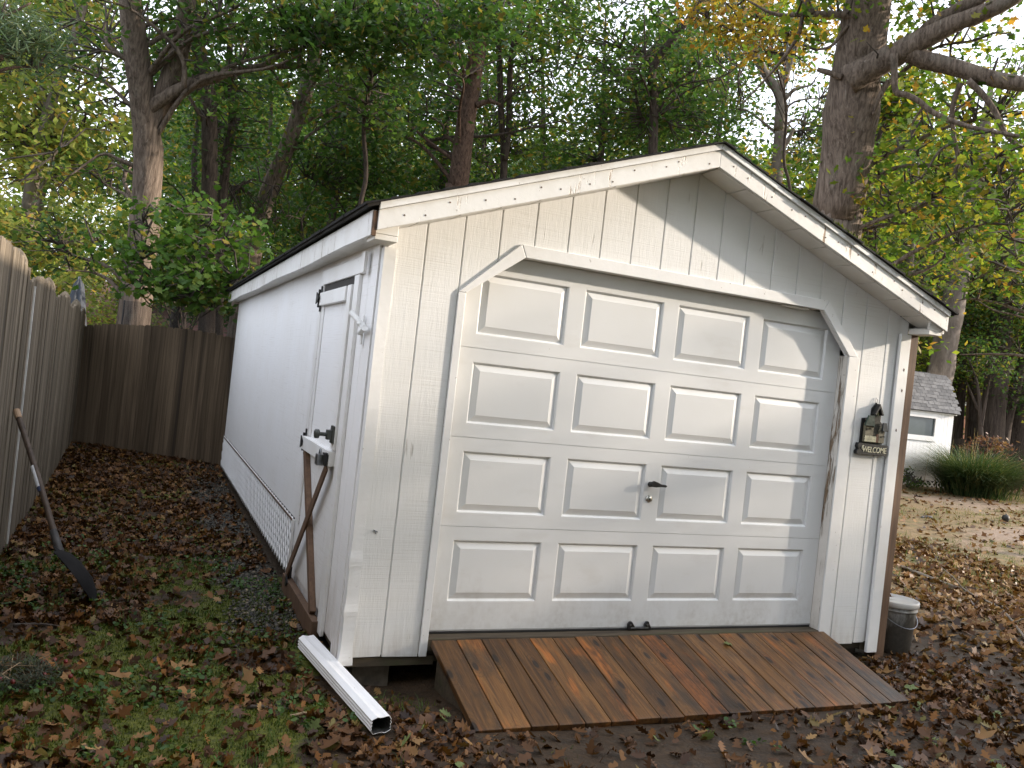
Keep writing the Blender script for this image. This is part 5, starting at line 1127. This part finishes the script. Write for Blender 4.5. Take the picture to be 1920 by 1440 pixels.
win = obox(wx0 - .09, wx1 + .09, -.03, -.001, wz1 - .02, wz1 + .1, 'window', TRIM, hs)
obox(wx0 - .09, wx1 + .09, -.03, -.001, wz0 - .1, wz0 + .02, 'frame', TRIM, win); obox(wx0 - .09, wx0, -.03, -.001, wz0 + .021, wz1 - .021, 'frame', TRIM, win); obox(wx1, wx1 + .09, -.03, -.001, wz0 + .021, wz1 - .021, 'frame', TRIM, win)
obox(wx0, wx1, .015, .02, wz0, wz1, 'pane', plain('window_glass', (.10, .12, .12), .08, 0, .2, 2), win)
obox(XL_, XR_ + .04, -.05, .0, EZ - .04, EZ + .03, 'eave_board', TRIM, hs)
# gambrel roof: steep lower slope with single shingles, shallow upper slope
y1, z1, y2, z2 = .42, EZ + 62 * kx, 1.25, EZ + 70 * kx
for (ya, za_, yb, zb_) in ((-.10, EZ, y1, z1), (y1, z1, y2, z2), (y2, z2, 2.5 - y1, z1), (2.5 - y1, z1, 2.6, EZ)):
    V = [lp(x, y, z) for x in (XL_ - .08, XR_ + .10) for (y, z) in ((ya, za_), (yb, zb_))]; nn = np.cross(V[2] - V[0], V[1] - V[0]); nn /= np.linalg.norm(nn); nn *= np.sign(nn[2]); V += [v - nn * .03 for v in V]
    rf = add('roof', mesh('roof', V, [(0, 2, 3, 1), (4, 5, 7, 6), (0, 1, 5, 4), (2, 6, 7, 3), (0, 4, 6, 2), (1, 3, 7, 5)], SHIN), hs)
    if yb <= y1 + .01 or ya < y2 - .01 and yb <= y2 + .01:
        ln = math.hypot(yb - ya, zb_ - za_); rows = max(3, round(ln / .095)); sl = np.array([yb - ya, zb_ - za_]) / ln
        bx = rt; sl3 = d * sl[0] + np.array([0, 0, sl[1]]); R3 = Matrix((tuple(rt), tuple(sl3), tuple(nn))).transposed()
        if 'shm' not in globals():
            shm = MB().raw([(0, 0, .003), (.165, 0, .003), (.165, .12, .002), (0, .12, .002), (0, 0, .012), (.165, 0, .012), (.165, .12, .004), (0, .12, .004)], [(3, 2, 1, 0), (4, 5, 6, 7), (0, 1, 5, 4), (1, 2, 6, 5), (2, 3, 7, 6), (3, 0, 4, 7)]); shm = mesh('shingle', shm.V, shm.F, SHIN)
        for j in range(rows):
            x = XL_ + .9 + (j % 2) * .085
            while x < XR_ + .02:
                o = add('shingle', shm, rf, tuple(lp(x, ya + sl[0] * j * .095, za_ + sl[1] * j * .095) + rng.normal(0, .002, 3)), R3.to_euler()); x += .17
for x in (XR_,):
    V = [lp(x + .0, y, z) for (y, z) in ((.03, EZ), (y1, z1 - .03), (y2, z2 - .03), (2.5 - y1, z1 - .03), (2.4, EZ))] + [lp(x - .03, y, z) for (y, z) in ((.03, EZ), (y1, z1 - .03), (y2, z2 - .03), (2.5 - y1, z1 - .03), (2.4, EZ))]
    add('gable', mesh('gable', V, [(0, 1, 2, 3, 4), (9, 8, 7, 6, 5)], WS), hs)
# lattice foot of the little shed
m = MB()
for sgn in (1, -1):
    for k in range(-1, 18):
        x = XL_ + .9 + k * .13; a_, b_ = lp(x, .005 if sgn > 0 else .012, 0.0), lp(x + .15, .005 if sgn > 0 else .012, .15); 
        if sgn < 0: a_, b_ = lp(x + .15, .012, 0), lp(x, .012, .15)
        m.bar(a_, b_, .035, .006, tuple(d))
m.put('lattice_foot', TRIM, hs)
obox(XL_, XR_, .06, 2.3, -.05, .14, 'crawl_shade_box', DARK, hs)  # dark box coloured as the shaded void under the floor
# ornamental grass and maroon shrub
oc = on_ground(1826, 930); N = 4200
og = thing('ornamental_grass', tuple(oc), 'large arching green ornamental grass clump in front of the little shed', 'plant')
C = np.stack([oc[0] + rng.normal(0, .24, N), oc[1] + rng.normal(0, .24, N), np.full(N, oc[2] - .02)], 1)
hh = rng.uniform(.6, 1.3, N); aa = np.arctan2(C[:, 1] - oc[1], C[:, 0] - oc[0]) + rng.normal(0, .7, N)
o = add('blades', poly_mesh('blades', grass_arc(C, aa, hh * 1.25, hh, rng.uniform(.5, 1.35, N), .022, 6), 4, LF_ORN), og); tag(o, kind='stuff')
N = 40; C = np.stack([oc[0] + rng.normal(-.15, .35, N), oc[1] + rng.normal(.1, .35, N), np.full(N, oc[2])], 1); hh = rng.uniform(.7, 1.35, N)
o = add('dry_stems', poly_mesh('dry_stems', grass_arc(C, rng.random(N) * 6.28, hh * .5, hh, rng.uniform(.1, .5, N), .014, 5), 4, LF_STRAW), og); tag(o, kind='stuff')
def shrub(label, c, blobs, lm, size, name='shrub', cat='shrub', per=14, spr=.16, tmpl=KITE):
    c = np.array(c); root = thing(name, tuple(c), label, cat); tb = []; sk = []
    for (p, R_, n) in blobs:
        for k in range(3):
            e = np.array(p) + rng.normal(0, .3, 3) * np.array(R_); Q = smooth_path([c + rng.normal(0, .05, 3) * (1, 1, 0), (c + e) / 2 + rng.normal(0, .06, 3), e], 7); tb.append(tube(Q, np.linspace(.02, .006, 7), 5)); sk.append(Q[2:])
    join_tubes('stems', tb, TWIG, root); make_crown(root, blobs, lm, size, tmpl, sk, per, spr); return root
mc = on_ground(1880, 912)
shrub('feathery maroon shrub drooping behind the ornamental grass', mc + ray(1880, 850) * (1, 1, 0) * 1.2, [(at(1850, 850, 25), (.55, .55, .28), 36), (at(1890, 880, 24.5), (.7, .6, .3), 50), (at(1915, 905, 24), (.6, .6, .25), 40), (at(1860, 830, 25), (.4, .4, .16), 20)], LF_MAROON, .10)
shrub('low dark green sprig beside the wall of the little shed', on_ground(1700, 912), [(at(1698, 890, 21), (.18, .18, .22), 18), (at(1715, 905, 21), (.3, .2, .12), 18)], LF_DARK, .07, per=10, spr=.08)
shrub('vivid red autumn bush beyond the fence between dark trunks', at(1905, 815, 33) * (1, 1, 0), [(at(1900, 770, 33), (.9, .7, .9), 60), (at(1880, 765, 33), (.6, .6, .6), 40)], LF_RED, .12)
# far fence on the right
fa, fb = at(1700, 815, 28.5), at(2060, 870, 25.5); fd = (fb - fa) * (1, 1, 0); fl = np.linalg.norm(fd); fd /= fl; fn = np.array([fd[1], -fd[0], 0])
ff = thing('picket_fence', (fa[0], fa[1], -.1), 'dark picket fence at the far right behind the grass and shrubs', 'fence')
k = 0
while k * .14 < fl:
    p = fa + fd * k * .14; z = 1.28 + .02 * math.sin(k * 2.1); 
    V = [np.array([*(p + fd * s_ + fn * e)[:2], zz]) for s_ in (.004, .136) for e in (0, .02) for zz in (-.3, z)]
    add('picket', mesh('picket', V, [(0, 1, 3, 2), (4, 6, 7, 5), (0, 4, 5, 1), (2, 3, 7, 6), (1, 5, 7, 3)], FENCED), ff); k += 1
p, q = fa - fn * .04, fb - fn * .04
for z in (.3, 1.0): MB().bar((p[0], p[1], z), (q[0], q[1], z), .09, .04).put('rail', FENCED, ff)
def house(label, c, wd, dp, hw, hr, wallm, roofm, yaw, wins=()):
    e = thing('house', tuple(c), label, 'house'); cs, sn = math.cos(yaw), math.sin(yaw)
    T = lambda x, y, z: (c[0] + cs * x - sn * y, c[1] + sn * x + cs * y, c[2] + z)
    def bx(x0, x1, y0, y1, z0, z1, nm, mt, par): return add(nm, mesh(nm, [T(x, y, z) for x in (x0, x1) for y in (y0, y1) for z in (z0, z1)], [(0, 1, 3, 2), (4, 6, 7, 5), (0, 4, 5, 1), (2, 3, 7, 6), (0, 2, 6, 4), (1, 5, 7, 3)], mt), par)
    bx(-wd / 2, wd / 2, 0, dp, 0, hw, 'wall', wallm, e)
    add('roof', mesh('roof', [T(-wd / 2 - .4, -.5, hw - .1), T(wd / 2 + .4, -.5, hw - .1), T(wd / 2 + .4, dp + .5, hw - .1), T(-wd / 2 - .4, dp + .5, hw - .1), T(-wd / 2 - .4, dp / 2, hw + hr), T(wd / 2 + .4, dp / 2, hw + hr)], [(0, 1, 5, 4), (2, 3, 4, 5), (0, 4, 3), (1, 2, 5), (3, 2, 1, 0)], roofm), e)
    bx(-wd / 2 - .42, wd / 2 + .42, -.54, -.5, hw - .24, hw - .08, 'fascia', TRIM, e)
    for x, z in wins:
        w_ = bx(x - .5, x + .5, -.05, -.001, z - .6, z + .6, 'window', TRIM, e); bx(x - .42, x + .42, -.06, -.051, z - .52, z + .52, 'pane', bpy.data.materials['window_glass'], w_)
h1 = at(330, 610, 33); house('house with a dusty pink shingled roof seen through leaves over the back fence', (h1[0], h1[1], -.1), 7.5, 7, 2.0, 1.7, plain('house_white', (.6, .6, .58), .7), shingle_mat('pink_shingle', (.32, .17, .16), (.36, .2, .19), 20), .05, ((-1.5, 1.2), (2.2, 1.2)))
h2 = at(190, 612, 42); house('pale house with a red edged roof left of the forked trunk', (h2[0], h2[1], -.1), 5.0, 6, 2.2, .9, plain('house_pale', (.62, .55, .48), .7), shingle_mat('red_roof', (.35, .15, .1), (.42, .2, .13), 20), .1, ((-.8, 1.4),))
h3 = at(1835, 815, 40); house('peach coloured house with a brown roof beyond the far right fence', (h3[0], h3[1], -.1), 9, 7, 2.9, 1.6, plain('house_peach', (.52, .25, .15), .7), shingle_mat('brown_roof', (.14, .08, .07), (.18, .11, .09), 20), -.35, ((-2, 1.5), (1.6, 1.5)))
# utility pole with wires, far left
up_ = trunk_path([(112, 590), (126, 465)], 30); pl = thing('utility_pole', tuple(up_[0] + (0, 0, .1)), 'weathered wooden utility pole carrying a thin wire beyond the left fence', 'utility pole')
V, Fc = tube(smooth_path([up_[0], up_[1], at(126, 462, 30)], 6), np.linspace(.16, .13, 6), 10); join_tubes('pole', [(V, Fc)], BARKG, pl)
q = at(120, 500, 30)
for a_, sag in ((at(-40, 410, 24), .8), (at(260, 560, 36), .4)):
    P = np.array([a_ + (q - a_) * f - np.array([0, 0, sag * 4 * f * (1 - f)]) for f in np.linspace(0, 1, 14)]); join_tubes('wire', [tube(P, .012, 5)], PALE, pl)
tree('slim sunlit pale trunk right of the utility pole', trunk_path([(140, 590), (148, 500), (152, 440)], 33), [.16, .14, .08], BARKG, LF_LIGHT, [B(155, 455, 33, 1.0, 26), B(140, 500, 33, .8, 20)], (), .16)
# grey-green pine boughs at the upper left
tree('soft blue green pine with drooping boughs at the upper left corner', trunk_path([(-90, 700), (-60, 400), (-40, 100), (-30, -200)], 13), [.16, .14, .11, .05], BARKP, LF_PINE, [B(25, 70, 13, (.55, .6, .35), 34), B(-30, 10, 13.4, (.7, .8, .35), 30)], [(Rpx([(-55, 160), (0, 110), (40, 92), (70, 80)], 13), [.045, .035, .02, .006])], .17, np.array([(-.05, 0), (.05, 0), (.03, .8), (0, 1), (-.03, .8)]), per=40, spr=.22, name='pine_tree')
# nearer overhanging boughs along the top of the picture
tree('tree with grey green leaves overhanging the shed roof from behind left', trunk_path([(668, 430), (686, 330), (682, 230), (700, 120), (694, 20), (704, -80)], 14), [.04, .036, .03, .02], BARKD, LF_DARK, [B(660, 40, 13, (1.0, 1, .55), 56), B(780, 60, 12.8, (.9, .9, .5), 46), B(560, 70, 13, (.8, .8, .45), 36), B(700, 180, 14, (.9, .9, .5), 34), B(880, 20, 13, (.8, .8, .4), 34)], [(Rpx([(703, 20), (760, 40), (830, 30), (900, 10)], 13.6), [.03, .025, .018, .006]), (Rpx([(702, 60), (650, 30), (600, 50), (550, 70)], 13.6), [.03, .025, .018, .006])], .12, LOBE, per=20, spr=.24, auto=0)
